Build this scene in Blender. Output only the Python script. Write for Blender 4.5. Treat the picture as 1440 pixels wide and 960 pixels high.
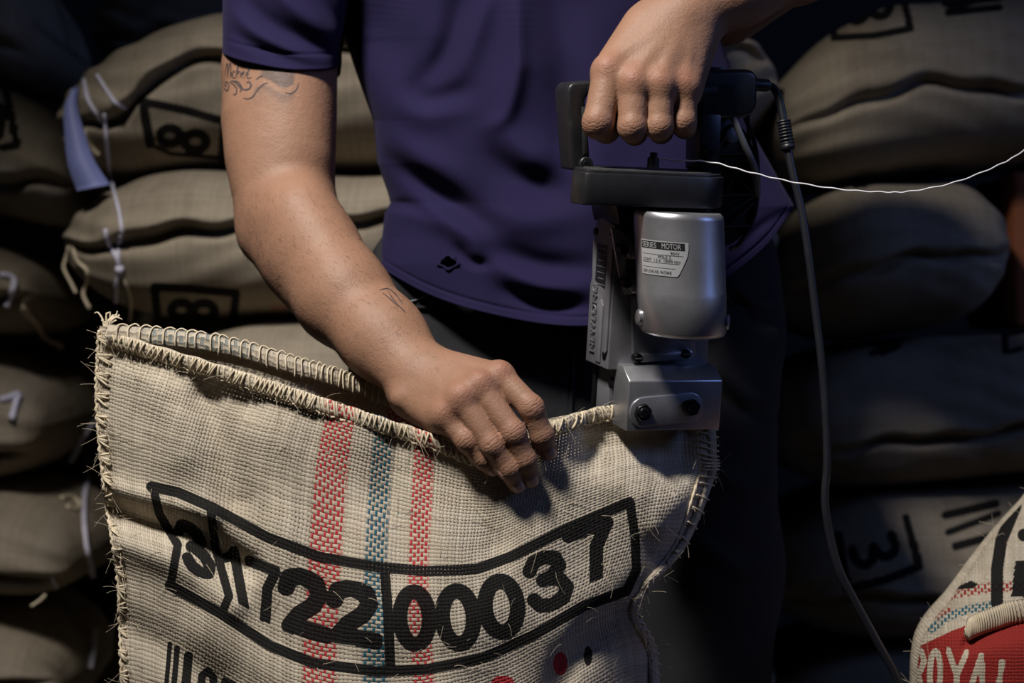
import bpy, bmesh, math, random
import numpy as np
from mathutils import Vector, Matrix
from mathutils.bvhtree import BVHTree

scene = bpy.context.scene
C = scene.collection
for o in list(bpy.data.objects):
    bpy.data.objects.remove(o)

# ------------------------------------------------------------------ camera, light, exposure
F = 2200.0          # focal length in photo pixels (1440 wide)
ZC = 1.0            # camera height in metres
cam_d = bpy.data.cameras.new('camera')
cam = bpy.data.objects.new('camera', cam_d)
C.objects.link(cam)
cam.location = (0, 0, ZC)
cam.rotation_euler = (math.radians(90), 0, 0)
cam_d.sensor_width = 36.0
cam_d.lens = F * 36.0 / 1440.0
cam_d.dof.use_dof = True
cam_d.dof.focus_distance = 1.455
cam_d.dof.aperture_fstop = 4.2
scene.camera = cam

scene.view_settings.view_transform = 'Standard'
scene.view_settings.look = 'None'
scene.view_settings.exposure = 0.0
scene.view_settings.gamma = 1.0
scene.view_settings.use_curve_mapping = False
scene.cycles.use_denoising = True
scene.cycles.max_bounces = 6

world = bpy.data.worlds.new('warehouse_air')
scene.world = world
world.use_nodes = True
world.node_tree.nodes['Background'].inputs[0].default_value = (0.55, 0.62, 0.85, 1)
world.node_tree.nodes['Background'].inputs[1].default_value = 0.008

def lamp(name, loc, target, energy, color, size, spread=None, kind='AREA', spot=60, blend=0.8):
    d = bpy.data.lights.new(name, kind)
    d.energy = energy
    d.color = color
    if kind == 'AREA':
        d.shape = 'DISK'
        d.size = size
        if spread: d.spread = math.radians(spread)
    else:
        d.shadow_soft_size = size
        d.spot_size = math.radians(spot)
        d.spot_blend = blend
    o = bpy.data.objects.new(name, d)
    C.objects.link(o)
    o.location = loc
    v = Vector(target) - Vector(loc)
    o.rotation_euler = v.to_track_quat('-Z', 'Y').to_euler()
    return o

# the shaded working lamp above the sewing place and the cold daylight from the right, both out of the picture
lamp('ceiling_lamp_offscreen', (-0.60, 0.50, 2.60), (-0.12, 1.60, 1.08), 270, (1.0, 0.95, 0.89), 0.16, kind='SPOT', spot=54, blend=1.0)
lamp('window_right_offscreen', (2.60, 0.70, 2.10), (0.2, 1.6, 1.1), 9, (0.25, 0.40, 1.0), 0.9)

# ------------------------------------------------------------------ helpers
def P(px, py, Y):
    px = np.asarray(px, float); py = np.asarray(py, float); Y = np.asarray(Y, float)
    px, py, Y = np.broadcast_arrays(px, py, Y)
    return np.stack([(px - 720) / F * Y, Y, ZC - (py - 480) / F * Y], -1)

def proj(v):
    v = np.asarray(v, float)
    return 720 + v[..., 0] / v[..., 1] * F, 480 - (v[..., 2] - ZC) / v[..., 1] * F

def tag(o, label=None, cat=None, group=None, kind=None):
    if label: o['label'] = label
    if cat: o['category'] = cat
    if group: o['group'] = group
    if kind: o['kind'] = kind
    return o

def base_of(parent):
    b = np.zeros(3)
    while parent is not None:
        b += np.array(parent.location); parent = parent.parent
    return b

def mesh_obj(name, verts, faces, mat=None, parent=None, smooth=True, loc=None, uv=None, attrs=None):
    """verts are given in world space; uv per vertex; attrs {name: (n,4)}"""
    verts = np.asarray(verts, float)
    o_loc = np.zeros(3) if loc is None else np.asarray(loc, float)
    v = verts - base_of(parent) - (o_loc if parent is None else 0)
    me = bpy.data.meshes.new(name)
    if isinstance(faces, np.ndarray):
        n, k = faces.shape
        me.vertices.add(len(v)); me.vertices.foreach_set('co', v.astype(np.float32).ravel())
        me.loops.add(n * k); me.loops.foreach_set('vertex_index', faces.astype(np.int32).ravel())
        me.polygons.add(n)
        me.polygons.foreach_set('loop_start', np.arange(0, n * k, k, dtype=np.int32))
        me.polygons.foreach_set('loop_total', np.full(n, k, dtype=np.int32))
        me.update(calc_edges=True)
        me.validate()
    else:
        me.from_pydata([tuple(q) for q in v], [], [tuple(int(i) for i in f) for f in faces])
    me.polygons.foreach_set('use_smooth', np.full(len(me.polygons), bool(smooth)))
    if uv is not None:
        l = me.uv_layers.new(name='UVMap')
        idx = np.empty(len(me.loops), np.int32); me.loops.foreach_get('vertex_index', idx)
        l.data.foreach_set('uv', np.asarray(uv, np.float32)[idx].ravel())
    if attrs:
        for k_, a in attrs.items():
            at = me.attributes.new(k_, 'FLOAT_COLOR', 'POINT')
            at.data.foreach_set('color', np.asarray(a, np.float32).ravel())
    if mat: me.materials.append(mat)
    o = bpy.data.objects.new(name, me)
    C.objects.link(o)
    if parent is not None: o.parent = parent
    if loc is not None and parent is None: o.location = loc
    return o

def empty(name, loc, label, cat, group=None):
    o = bpy.data.objects.new(name, None)
    C.objects.link(o); o.location = loc; o.empty_display_size = 0.05
    return tag(o, label, cat, group)

def grid_faces(nu, nv, wrap_u=False):
    """vertex index = j*nu+i"""
    iu = np.arange(nu if wrap_u else nu - 1)
    jv = np.arange(nv - 1)
    I, J = np.meshgrid(iu, jv)
    I2 = (I + 1) % nu
    return np.stack([J * nu + I, J * nu + I2, (J + 1) * nu + I2, (J + 1) * nu + I], -1).reshape(-1, 4)

class Acc:
    """collects pieces into one mesh"""
    def __init__(s): s.v = []; s.f = []; s.n = 0
    def add(s, v, f):
        v = np.asarray(v, float)
        s.v.append(v)
        s.f += [tuple(int(i) + s.n for i in q) for q in f]
        s.n += len(v)
        return s
    def obj(s, name, mat, parent=None, smooth=True, **k):
        return mesh_obj(name, np.concatenate(s.v), s.f, mat, parent, smooth, **k)

def frames(pts):
    pts = np.asarray(pts, float)
    t = np.gradient(pts, axis=0)
    t /= np.linalg.norm(t, axis=1)[:, None] + 1e-12
    n = np.zeros_like(t)
    a = np.array([0, 0, 1.0]) if abs(t[0][2]) < 0.9 else np.array([1.0, 0, 0])
    n[0] = np.cross(t[0], a); n[0] /= np.linalg.norm(n[0])
    for i in range(1, len(pts)):
        q = n[i - 1] - t[i] * np.dot(n[i - 1], t[i])
        n[i] = q / (np.linalg.norm(q) + 1e-12)
    return t, n, np.cross(t, n)

def tube(pts, r, n=8, cap=True):
    pts = np.asarray(pts, float)
    r = np.broadcast_to(np.asarray(r, float), (len(pts),))
    t, a, b = frames(pts)
    th = np.arange(n) * 2 * math.pi / n
    v = pts[:, None, :] + r[:, None, None] * (np.cos(th)[None, :, None] * a[:, None, :] + np.sin(th)[None, :, None] * b[:, None, :])
    f = [tuple(q) for q in grid_faces(n, len(pts), True)]
    v = v.reshape(-1, 3)
    if cap:
        f.append(tuple(range(n))[::-1])
        m = (len(pts) - 1) * n
        f.append(tuple(range(m, m + n)))
    return v, f

def spline(pts, n):
    """Catmull-Rom through pts -> n samples"""
    pts = np.asarray(pts, float)
    ext = np.vstack([2 * pts[0] - pts[1], pts, 2 * pts[-1] - pts[-2]])
    m = len(pts) - 1
    s = np.linspace(0, m, n)
    i = np.minimum(s.astype(int), m - 1)
    t = (s - i)[:, None]
    p0, p1, p2, p3 = ext[i], ext[i + 1], ext[i + 2], ext[i + 3]
    return 0.5 * (2 * p1 + (p2 - p0) * t + (2 * p0 - 5 * p1 + 4 * p2 - p3) * t ** 2 + (3 * p1 - p0 - 3 * p2 + p3) * t ** 3)

def cub(x, xp, fp):
    """smooth (Hermite, finite-difference tangents) interpolation; fp (..., m) on last axis"""
    xp = np.asarray(xp, float); fp = np.asarray(fp, float)
    x = np.asarray(x, float)
    h = np.diff(xp); d = np.diff(fp, axis=-1) / h
    m = np.concatenate([d[..., :1], (d[..., :-1] * h[1:] + d[..., 1:] * h[:-1]) / (h[1:] + h[:-1]), d[..., -1:]], -1)
    i = np.clip(np.searchsorted(xp, x) - 1, 0, len(xp) - 2)
    t = (x - xp[i]) / h[i]
    t = np.clip(t, 0, 1)
    return ((1 + 2 * t) * (1 - t) ** 2 * fp[..., i] + t * (1 - t) ** 2 * h[i] * m[..., i]
            + t * t * (3 - 2 * t) * fp[..., i + 1] + t * t * (t - 1) * h[i] * m[..., i + 1])

def sstep(x, a, b):
    t = np.clip((x - a) / (b - a), 0, 1)
    return t * t * (3 - 2 * t)

def seg_dist(X, Y, poly):
    """distance from 2D points to polyline"""
    best = np.full(np.shape(X), 1e9)
    for (x0, y0), (x1, y1) in zip(poly[:-1], poly[1:]):
        dx, dy = x1 - x0, y1 - y0
        t = np.clip(((X - x0) * dx + (Y - y0) * dy) / (dx * dx + dy * dy + 1e-9), 0, 1)
        best = np.minimum(best, np.hypot(X - x0 - t * dx, Y - y0 - t * dy))
    return best

def fold_field(X, Y, poly, w, n=26):
    """gaussian ridge along a smooth line that fades out towards both ends"""
    poly = np.array(poly, float); n = max(12, int(np.hypot(*np.diff(poly, axis=0).T).sum() / (w * .16)))
    q = spline(poly, n); out = np.zeros(np.shape(X))
    m = (X > q[:, 0].min() - 3 * w) & (X < q[:, 0].max() + 3 * w) & (Y > q[:, 1].min() - 3 * w) & (Y < q[:, 1].max() + 3 * w)
    xm, ym = X[m], Y[m]; best = np.zeros(xm.shape)
    for k in range(n):
        a = max(math.sin(math.pi * (k + .5) / n), 0) ** .7
        best = np.maximum(best, a * np.exp(-((xm - q[k, 0]) ** 2 + (ym - q[k, 1]) ** 2) / (w * w)))
    out[m] = best
    return out

def box_bm(sx, sy, sz, bev=0.0, seg=2):
    """bevelled box, verts centred at origin -> (v, f)"""
    bm = bmesh.new()
    bmesh.ops.create_cube(bm, size=1.0)
    for q in bm.verts: q.co = (q.co.x * sx, q.co.y * sy, q.co.z * sz)
    if bev > 0:
        bmesh.ops.bevel(bm, geom=list(bm.edges), offset=bev, segments=seg, profile=0.5, affect='EDGES')
    bm.verts.index_update()
    v = np.array([tuple(q.co) for q in bm.verts]); f = [tuple(q.index for q in g.verts) for g in bm.faces]
    bm.free()
    return v, f

def prism(poly, d0, d1, bev=0.0, seg=2):
    """extrude 2D outline (a,h) between depths d0..d1 -> verts (a,h,d)"""
    bm = bmesh.new()
    lo = [bm.verts.new((x, y, d0)) for x, y in poly]
    f = bm.faces.new(lo)
    r = bmesh.ops.extrude_face_region(bm, geom=[f])
    for q in r['geom']:
        if isinstance(q, bmesh.types.BMVert): q.co.z = d1
    bmesh.ops.recalc_face_normals(bm, faces=list(bm.faces))
    if bev > 0:
        es = [e for e in bm.edges if e.calc_face_angle(0) > 0.6]
        bmesh.ops.bevel(bm, geom=es, offset=bev, segments=seg, profile=0.5, affect='EDGES')
    bm.verts.index_update()
    v = np.array([tuple(q.co) for q in bm.verts]); fs = [tuple(q.index for q in g.verts) for g in bm.faces]
    bm.free()
    return v, fs

def lathe(prof, n=40):
    """profile [(r, z)] revolved about z -> verts (x,y,z)"""
    th = np.arange(n) * 2 * math.pi / n
    v = np.array([[r * math.cos(t), r * math.sin(t), z] for r, z in prof for t in th])
    f = [tuple(q) for q in grid_faces(n, len(prof), True)]
    f.append(tuple(range(n))[::-1]); m = (len(prof) - 1) * n
    f.append(tuple(range(m, m + n)))
    return v, f

def round_rect(w, h, r, n=6):
    out = []
    for cx, cy, a0 in ((w / 2 - r, h / 2 - r, 0), (-w / 2 + r, h / 2 - r, 90), (-w / 2 + r, -h / 2 + r, 180), (w / 2 - r, -h / 2 + r, 270)):
        for k in range(n + 1):
            a = math.radians(a0 + 90 * k / n)
            out.append((cx + r * math.cos(a), cy + r * math.sin(a)))
    return out

# ------------------------------------------------------------------ node expressions
class X:
    nt = None
    def __init__(s, sock): s.s = sock
    @staticmethod
    def m(op, *a, clamp=False):
        n = X.nt.nodes.new('ShaderNodeMath'); n.operation = op; n.use_clamp = clamp
        for i, q in enumerate(a):
            if isinstance(q, X): X.nt.links.new(q.s, n.inputs[i])
            else: n.inputs[i].default_value = float(q)
        return X(n.outputs[0])
    def __add__(s, o): return X.m('ADD', s, o)
    __radd__ = __add__
    def __sub__(s, o): return X.m('SUBTRACT', s, o)
    def __rsub__(s, o): return X.m('SUBTRACT', o, s)
    def __mul__(s, o): return X.m('MULTIPLY', s, o)
    __rmul__ = __mul__
    def __truediv__(s, o): return X.m('DIVIDE', s, o)
def xs(op, *a, **k): return X.m(op, *a, **k)
def xsmooth(x, a, b):
    n = X.nt.nodes.new('ShaderNodeMapRange'); n.interpolation_type = 'SMOOTHSTEP'
    X.nt.links.new(x.s, n.inputs[0]); n.inputs[1].default_value = a; n.inputs[2].default_value = b
    return X(n.outputs[0])
def xmix(fac, a, b):
    n = X.nt.nodes.new('ShaderNodeMix'); n.data_type = 'RGBA'
    for i, q in ((0, fac), (6, a), (7, b)):
        if isinstance(q, X): X.nt.links.new(q.s, n.inputs[i])
        elif i == 0: n.inputs[0].default_value = q
        else: n.inputs[i].default_value = (*q, 1)
    return X(n.outputs[2])
def xnoise(vec, scale, detail=3, rough=0.5, out=0, dim='3D'):
    n = X.nt.nodes.new('ShaderNodeTexNoise'); n.noise_dimensions = dim
    n.inputs['Scale'].default_value = scale; n.inputs['Detail'].default_value = detail; n.inputs['Roughness'].default_value = rough
    if vec is not None: X.nt.links.new(vec.s, n.inputs['Vector'])
    return X(n.outputs[out])
def xcoord(kind='Object'):
    n = X.nt.nodes.new('ShaderNodeTexCoord'); return X(n.outputs[kind])
def xattr(name):
    n = X.nt.nodes.new('ShaderNodeAttribute'); n.attribute_name = name
    s = X.nt.nodes.new('ShaderNodeSeparateColor'); X.nt.links.new(n.outputs['Color'], s.inputs[0])
    return X(s.outputs[0]), X(s.outputs[1]), X(s.outputs[2]), X(n.outputs['Alpha'])
def xvec(a, b, c=0.0):
    n = X.nt.nodes.new('ShaderNodeCombineXYZ')
    for i, q in enumerate((a, b, c)):
        if isinstance(q, X): X.nt.links.new(q.s, n.inputs[i])
        else: n.inputs[i].default_value = q
    return X(n.outputs[0])
def xsep(v):
    n = X.nt.nodes.new('ShaderNodeSeparateXYZ'); X.nt.links.new(v.s, n.inputs[0])
    return X(n.outputs[0]), X(n.outputs[1]), X(n.outputs[2])
def xbump(h, strength, dist, normal=None):
    n = X.nt.nodes.new('ShaderNodeBump'); n.inputs['Strength'].default_value = strength; n.inputs['Distance'].default_value = dist
    X.nt.links.new(h.s, n.inputs['Height'])
    if normal is not None: X.nt.links.new(normal.s, n.inputs['Normal'])
    return X(n.outputs[0])

def new_mat(name):
    m = bpy.data.materials.new(name); m.use_nodes = True
    X.nt = m.node_tree
    return m, m.node_tree.nodes['Principled BSDF']
def setp(b, **k):
    for key, q in k.items():
        s = b.inputs[key.replace('_', ' ')]
        if isinstance(q, X): X.nt.links.new(q.s, s)
        elif isinstance(q, (tuple, list)) and len(q) == 3 and s.type == 'RGBA': s.default_value = (*q, 1)
        else: s.default_value = q

def simple_mat(name, col, rough=0.5, metal=0.0, noise=0.15, nscale=40, bump=0.1, bdist=0.0006, bscale=300, spec=0.5, dust=None):
    m, b = new_mat(name)
    co = xcoord()
    n1 = xnoise(co, nscale, 4, 0.6)
    c = xmix(n1, tuple(q * (1 - noise) for q in col), tuple(min(1, q * (1 + noise)) for q in col))
    if dust:
        d = xsmooth(xnoise(co, 25, 5, 0.65), 0.52, 0.75)
        c = xmix(d * dust[0], c, dust[1])
    setp(b, Base_Color=c, Metallic=metal, Roughness=xs('ADD', rough - 0.1, n1 * 0.2), Specular_IOR_Level=spec,
         Normal=xbump(xnoise(co, bscale, 3), bump, bdist))
    return m

def burlap_mat(name, light, dark, N=310.0, gaps=True, bump=0.9, bdist=0.0009, ink_col=(0.007, 0.007, 0.0075), red=(0.40, 0.032, 0.038), teal=(0.02, 0.095, 0.135), stain=0.35, invert=False):
    m, b = new_mat(name)
    uv = xcoord('UV'); u, v, _ = xsep(uv)
    ob = xcoord('Object')
    wob = xnoise(ob, 22, 3, 0.6)
    wob2 = xnoise(ob, 31, 3, 0.6)
    U = u * N + (wob - 0.5) * 1.6
    V = v * N + (wob2 - 0.5) * 1.6
    iu = xs('FLOOR', U); iv = xs('FLOOR', V)
    fu = (U - iu) * 2.0 - 1.0; fv = (V - iv) * 2.0 - 1.0
    # each thread has its own thickness
    tn = X.nt.nodes.new('ShaderNodeTexWhiteNoise'); tn.noise_dimensions = '1D'; X.nt.links.new(iu.s, tn.inputs['W']); ru = X(tn.outputs[0])
    tn = X.nt.nodes.new('ShaderNodeTexWhiteNoise'); tn.noise_dimensions = '1D'; X.nt.links.new((iv + 77.3).s, tn.inputs['W']); rv = X(tn.outputs[0])
    slub_u = xnoise(xvec(iu * 3.7, V * 0.09, 0.0), 1.0, 2)
    slub_v = xnoise(xvec(U * 0.09, iv * 3.7, 5.0), 1.0, 2)
    wu = 0.50 + ru * 0.22 + slub_u * 0.25
    wv = 0.55 + rv * 0.22 + slub_v * 0.28
    pu = xs('SQRT', xs('MAXIMUM', 1.0 - xs('POWER', xs('ABSOLUTE', fu / wu), 2.0), 0.0))
    pv = xs('SQRT', xs('MAXIMUM', 1.0 - xs('POWER', xs('ABSOLUTE', fv / wv), 2.0), 0.0))
    par = xs('MODULO', xs('ABSOLUTE', iu + iv), 2.0) * 2.0 - 1.0       # which thread is on top
    arcu = xs('COSINE', fv * 1.5708); arcv = xs('COSINE', fu * 1.5708)
    hu = pu * (0.55 + par * arcu * 0.42)
    hv = pv * (0.55 - par * arcv * 0.42)
    h = xs('MAXIMUM', hu, hv)
    warp_top = xs('GREATER_THAN', hu, hv)
    fib = xnoise(xvec(U * 1.2, V * 1.2, 0.0), 3.0, 3, 0.7)
    var = xnoise(ob, 9, 4, 0.6)
    fine = xs('ADD', ru * 0.35, rv * 0.35) * 0.6 + slub_u * 0.3 + fib * 0.5 - 0.2
    base = xmix(xs('MULTIPLY', fine, 1.0, clamp=True), dark, light)
    st = xsmooth(var, 0.45, 0.75) * stain
    base = xmix(st, base, tuple(q * 0.55 for q in dark))
    ink, sr, stl, tint = xattr('ink')
    warm = warp_top * 0.92 + 0.06
    base = xmix(sr * warm, base, red)
    base = xmix(stl * warm, base, teal)
    base = xmix(xsmooth(xs('ADD', tint, (fib - 0.5) * 0.35), 0.3, 0.62), base, red)
    inkn = xsmooth(xs('ADD', ink, (fib - 0.5) * 0.35), 0.3, 0.62)
    base = xmix(inkn * 0.985, base, ink_col)
    setp(b, Base_Color=base, Roughness=0.85, Specular_IOR_Level=0.12, Sheen_Weight=0.0)
    nb = xbump(h + fib * 0.12, bump, bdist)
    setp(b, Normal=nb)
    if gaps:
        a = xsmooth(xs('MAXIMUM', pu, pv), 0.02, 0.25)
        setp(b, Alpha=xs('MAXIMUM', a, 0.0))
    return m

M = {}
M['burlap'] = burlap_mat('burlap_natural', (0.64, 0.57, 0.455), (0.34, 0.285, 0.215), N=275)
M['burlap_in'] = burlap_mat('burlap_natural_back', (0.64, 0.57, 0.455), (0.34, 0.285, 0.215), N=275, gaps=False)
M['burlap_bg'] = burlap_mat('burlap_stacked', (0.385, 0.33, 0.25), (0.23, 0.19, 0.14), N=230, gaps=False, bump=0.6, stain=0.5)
M['burlap_red'] = burlap_mat('burlap_printed_red', (0.64, 0.57, 0.455), (0.34, 0.285, 0.215), gaps=False, red=(0.26, 0.026, 0.022))
M['jute'] = simple_mat('jute_cord', (0.60, 0.51, 0.37), 0.85, 0, 0.3, 160, 0.4, 0.0006, 900, 0.25)
M['jute_dark'] = simple_mat('jute_cord_brown', (0.34, 0.27, 0.18), 0.85, 0, 0.3, 160, 0.4, 0.0006, 900, 0.25)
M['white_thread'] = simple_mat('white_cotton_thread', (0.85, 0.84, 0.88), 0.7, 0, 0.05)
M['twine'] = simple_mat('pale_twine', (0.62, 0.60, 0.72), 0.7, 0, 0.2)
M['tag'] = simple_mat('blue_white_plastic', (0.22, 0.25, 0.52), 0.5, 0, 0.15, 30)
M['steel'] = simple_mat('silver_paint', (0.44, 0.44, 0.47), 0.36, 0.82, 0.12, 30, 0.12, 0.0003, 1500, dust=(0.25, (0.2, 0.19, 0.18)))
M['castgrey'] = simple_mat('grey_cast_metal', (0.20, 0.20, 0.22), 0.5, 0.35, 0.2, 40, 0.25, 0.0004, 1200, dust=(0.5, (0.16, 0.14, 0.12)))
M['blackplastic'] = simple_mat('black_plastic', (0.014, 0.014, 0.016), 0.38, 0, 0.2, 60, 0.15, 0.0003, 1200, dust=(0.10, (0.12, 0.11, 0.10)))
M['blackmetal'] = simple_mat('black_screw_metal', (0.012, 0.012, 0.014), 0.35, 0.5, 0.2)
M['rubber'] = simple_mat('black_rubber_cable', (0.012, 0.013, 0.018), 0.42, 0, 0.2)
M['greycable'] = simple_mat('grey_cable', (0.17, 0.17, 0.19), 0.5, 0, 0.1)
M['dusty'] = simple_mat('dusty_rib_plastic', (0.030, 0.029, 0.028), 0.6, 0, 0.3, 50, 0.2, 0.0004, 900, dust=(0.5, (0.11, 0.10, 0.085)))
M['labelwhite'] = simple_mat('white_foil_label', (0.55, 0.56, 0.58), 0.4, 0.3, 0.08)
M['labelblack'] = simple_mat('black_label_ink', (0.015, 0.015, 0.016), 0.5)
M['embossed'] = simple_mat('bare_metal_lettering', (0.62, 0.62, 0.64), 0.35, 0.85, 0.05)
M['wood'] = simple_mat('reddish_timber', (0.26, 0.078, 0.028), 0.8, 0, 0.4, 35, 0.6, 0.003, 90)
M['floor'] = simple_mat('dark_concrete', (0.09, 0.085, 0.08), 0.9, 0, 0.25, 6, 0.3, 0.002, 60)
M['wall'] = simple_mat('dim_plaster', (0.06, 0.055, 0.05), 0.95, 0, 0.2, 4, 0.3, 0.004, 30)

def cloth_mat(name, col, col2, rough=0.9, sheen=0.3, bscale=1600, sheen_tint=(0.6, 0.5, 1.0)):
    m, b = new_mat(name)
    co = xcoord()
    n1 = xnoise(co, 14, 4, 0.6)
    n2 = xnoise(co, 700, 2, 0.7)
    c = xmix(n1, col, col2)
    c = xmix(xsmooth(n2, 0.6, 0.8) * 0.25, c, tuple(min(1, q * 2.2 + 0.01) for q in col2))
    setp(b, Base_Color=c, Roughness=rough, Specular_IOR_Level=0.2, Sheen_Weight=sheen, Sheen_Roughness=0.5, Sheen_Tint=sheen_tint,
         Normal=xbump(xnoise(co, bscale, 2), 0.25, 0.0005))
    return m
M['shirt'] = cloth_mat('purple_navy_cotton', (0.0085, 0.006, 0.031), (0.013, 0.009, 0.045), sheen=0.03)
M['pants'] = cloth_mat('black_denim', (0.012, 0.012, 0.0145), (0.018, 0.018, 0.021), sheen=0.05, sheen_tint=(1, 1, 1))

def skin_mat():
    m, b = new_mat('tanned_skin')
    co = xcoord()
    blot = xnoise(co, 35, 4, 0.6)
    fine = xnoise(co, 260, 3, 0.65)
    red, nail, tat, wr = xattr('skin')
    c = xmix(blot, (0.225, 0.118, 0.073), (0.315, 0.172, 0.110))
    c = xmix(xs('MULTIPLY', red, 0.65, clamp=True), c, (0.30, 0.115, 0.078))
    c = xmix(xsmooth(fine, 0.60, 0.75) * 0.25, c, (0.18, 0.088, 0.055))
    c = xmix(nail * 0.8, c, (0.46, 0.26, 0.21))
    c = xmix(tat * 0.95, c, (0.055, 0.046, 0.05))
    vor = X.nt.nodes.new('ShaderNodeTexVoronoi'); vor.inputs['Scale'].default_value = 520
    X.nt.links.new(co.s, vor.inputs['Vector'])
    hgt = X(vor.outputs[0]) * 0.35 + fine * 0.6 + xnoise(co, 90, 3, 0.6) * 0.8
    hgt2 = xnoise(co, 420, 2, 0.5) * wr * 1.6
    ph, wt, _, _ = xattr('crease')
    wav = xs('SINE', (ph + (xnoise(co, 190, 3) - 0.5) * 2.2) * 6.2832)
    hgt2 = hgt2 - xsmooth(wav, 0.2, 1.0) * wt * 1.25
    hgt2 = hgt2 + xs('SUBTRACT', 1.0, xs('ABSOLUTE', xnoise(co, 62, 4, 0.6) * 2.0 - 1.0)) * 0.9
    setp(b, Base_Color=c, Roughness=xs('SUBTRACT', 0.58, nail * 0.25), Specular_IOR_Level=0.4, Subsurface_Weight=0.06,
         Subsurface_Radius=(0.008, 0.003, 0.0015), Subsurface_Scale=0.6,
         Normal=xbump((hgt + hgt2) * (1.0 - nail), 0.55, 0.0008))
    return m
M['skin'] = skin_mat()
M['nail'] = simple_mat('fingernail', (0.50, 0.295, 0.245), 0.3, 0, 0.08, 200, 0.1)
M['tattoo'] = simple_mat('tattoo_ink', (0.055, 0.045, 0.05), 0.6, 0, 0.3, 300)
M['hair'] = simple_mat('dark_arm_hair', (0.02, 0.013, 0.01), 0.5)

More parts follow.
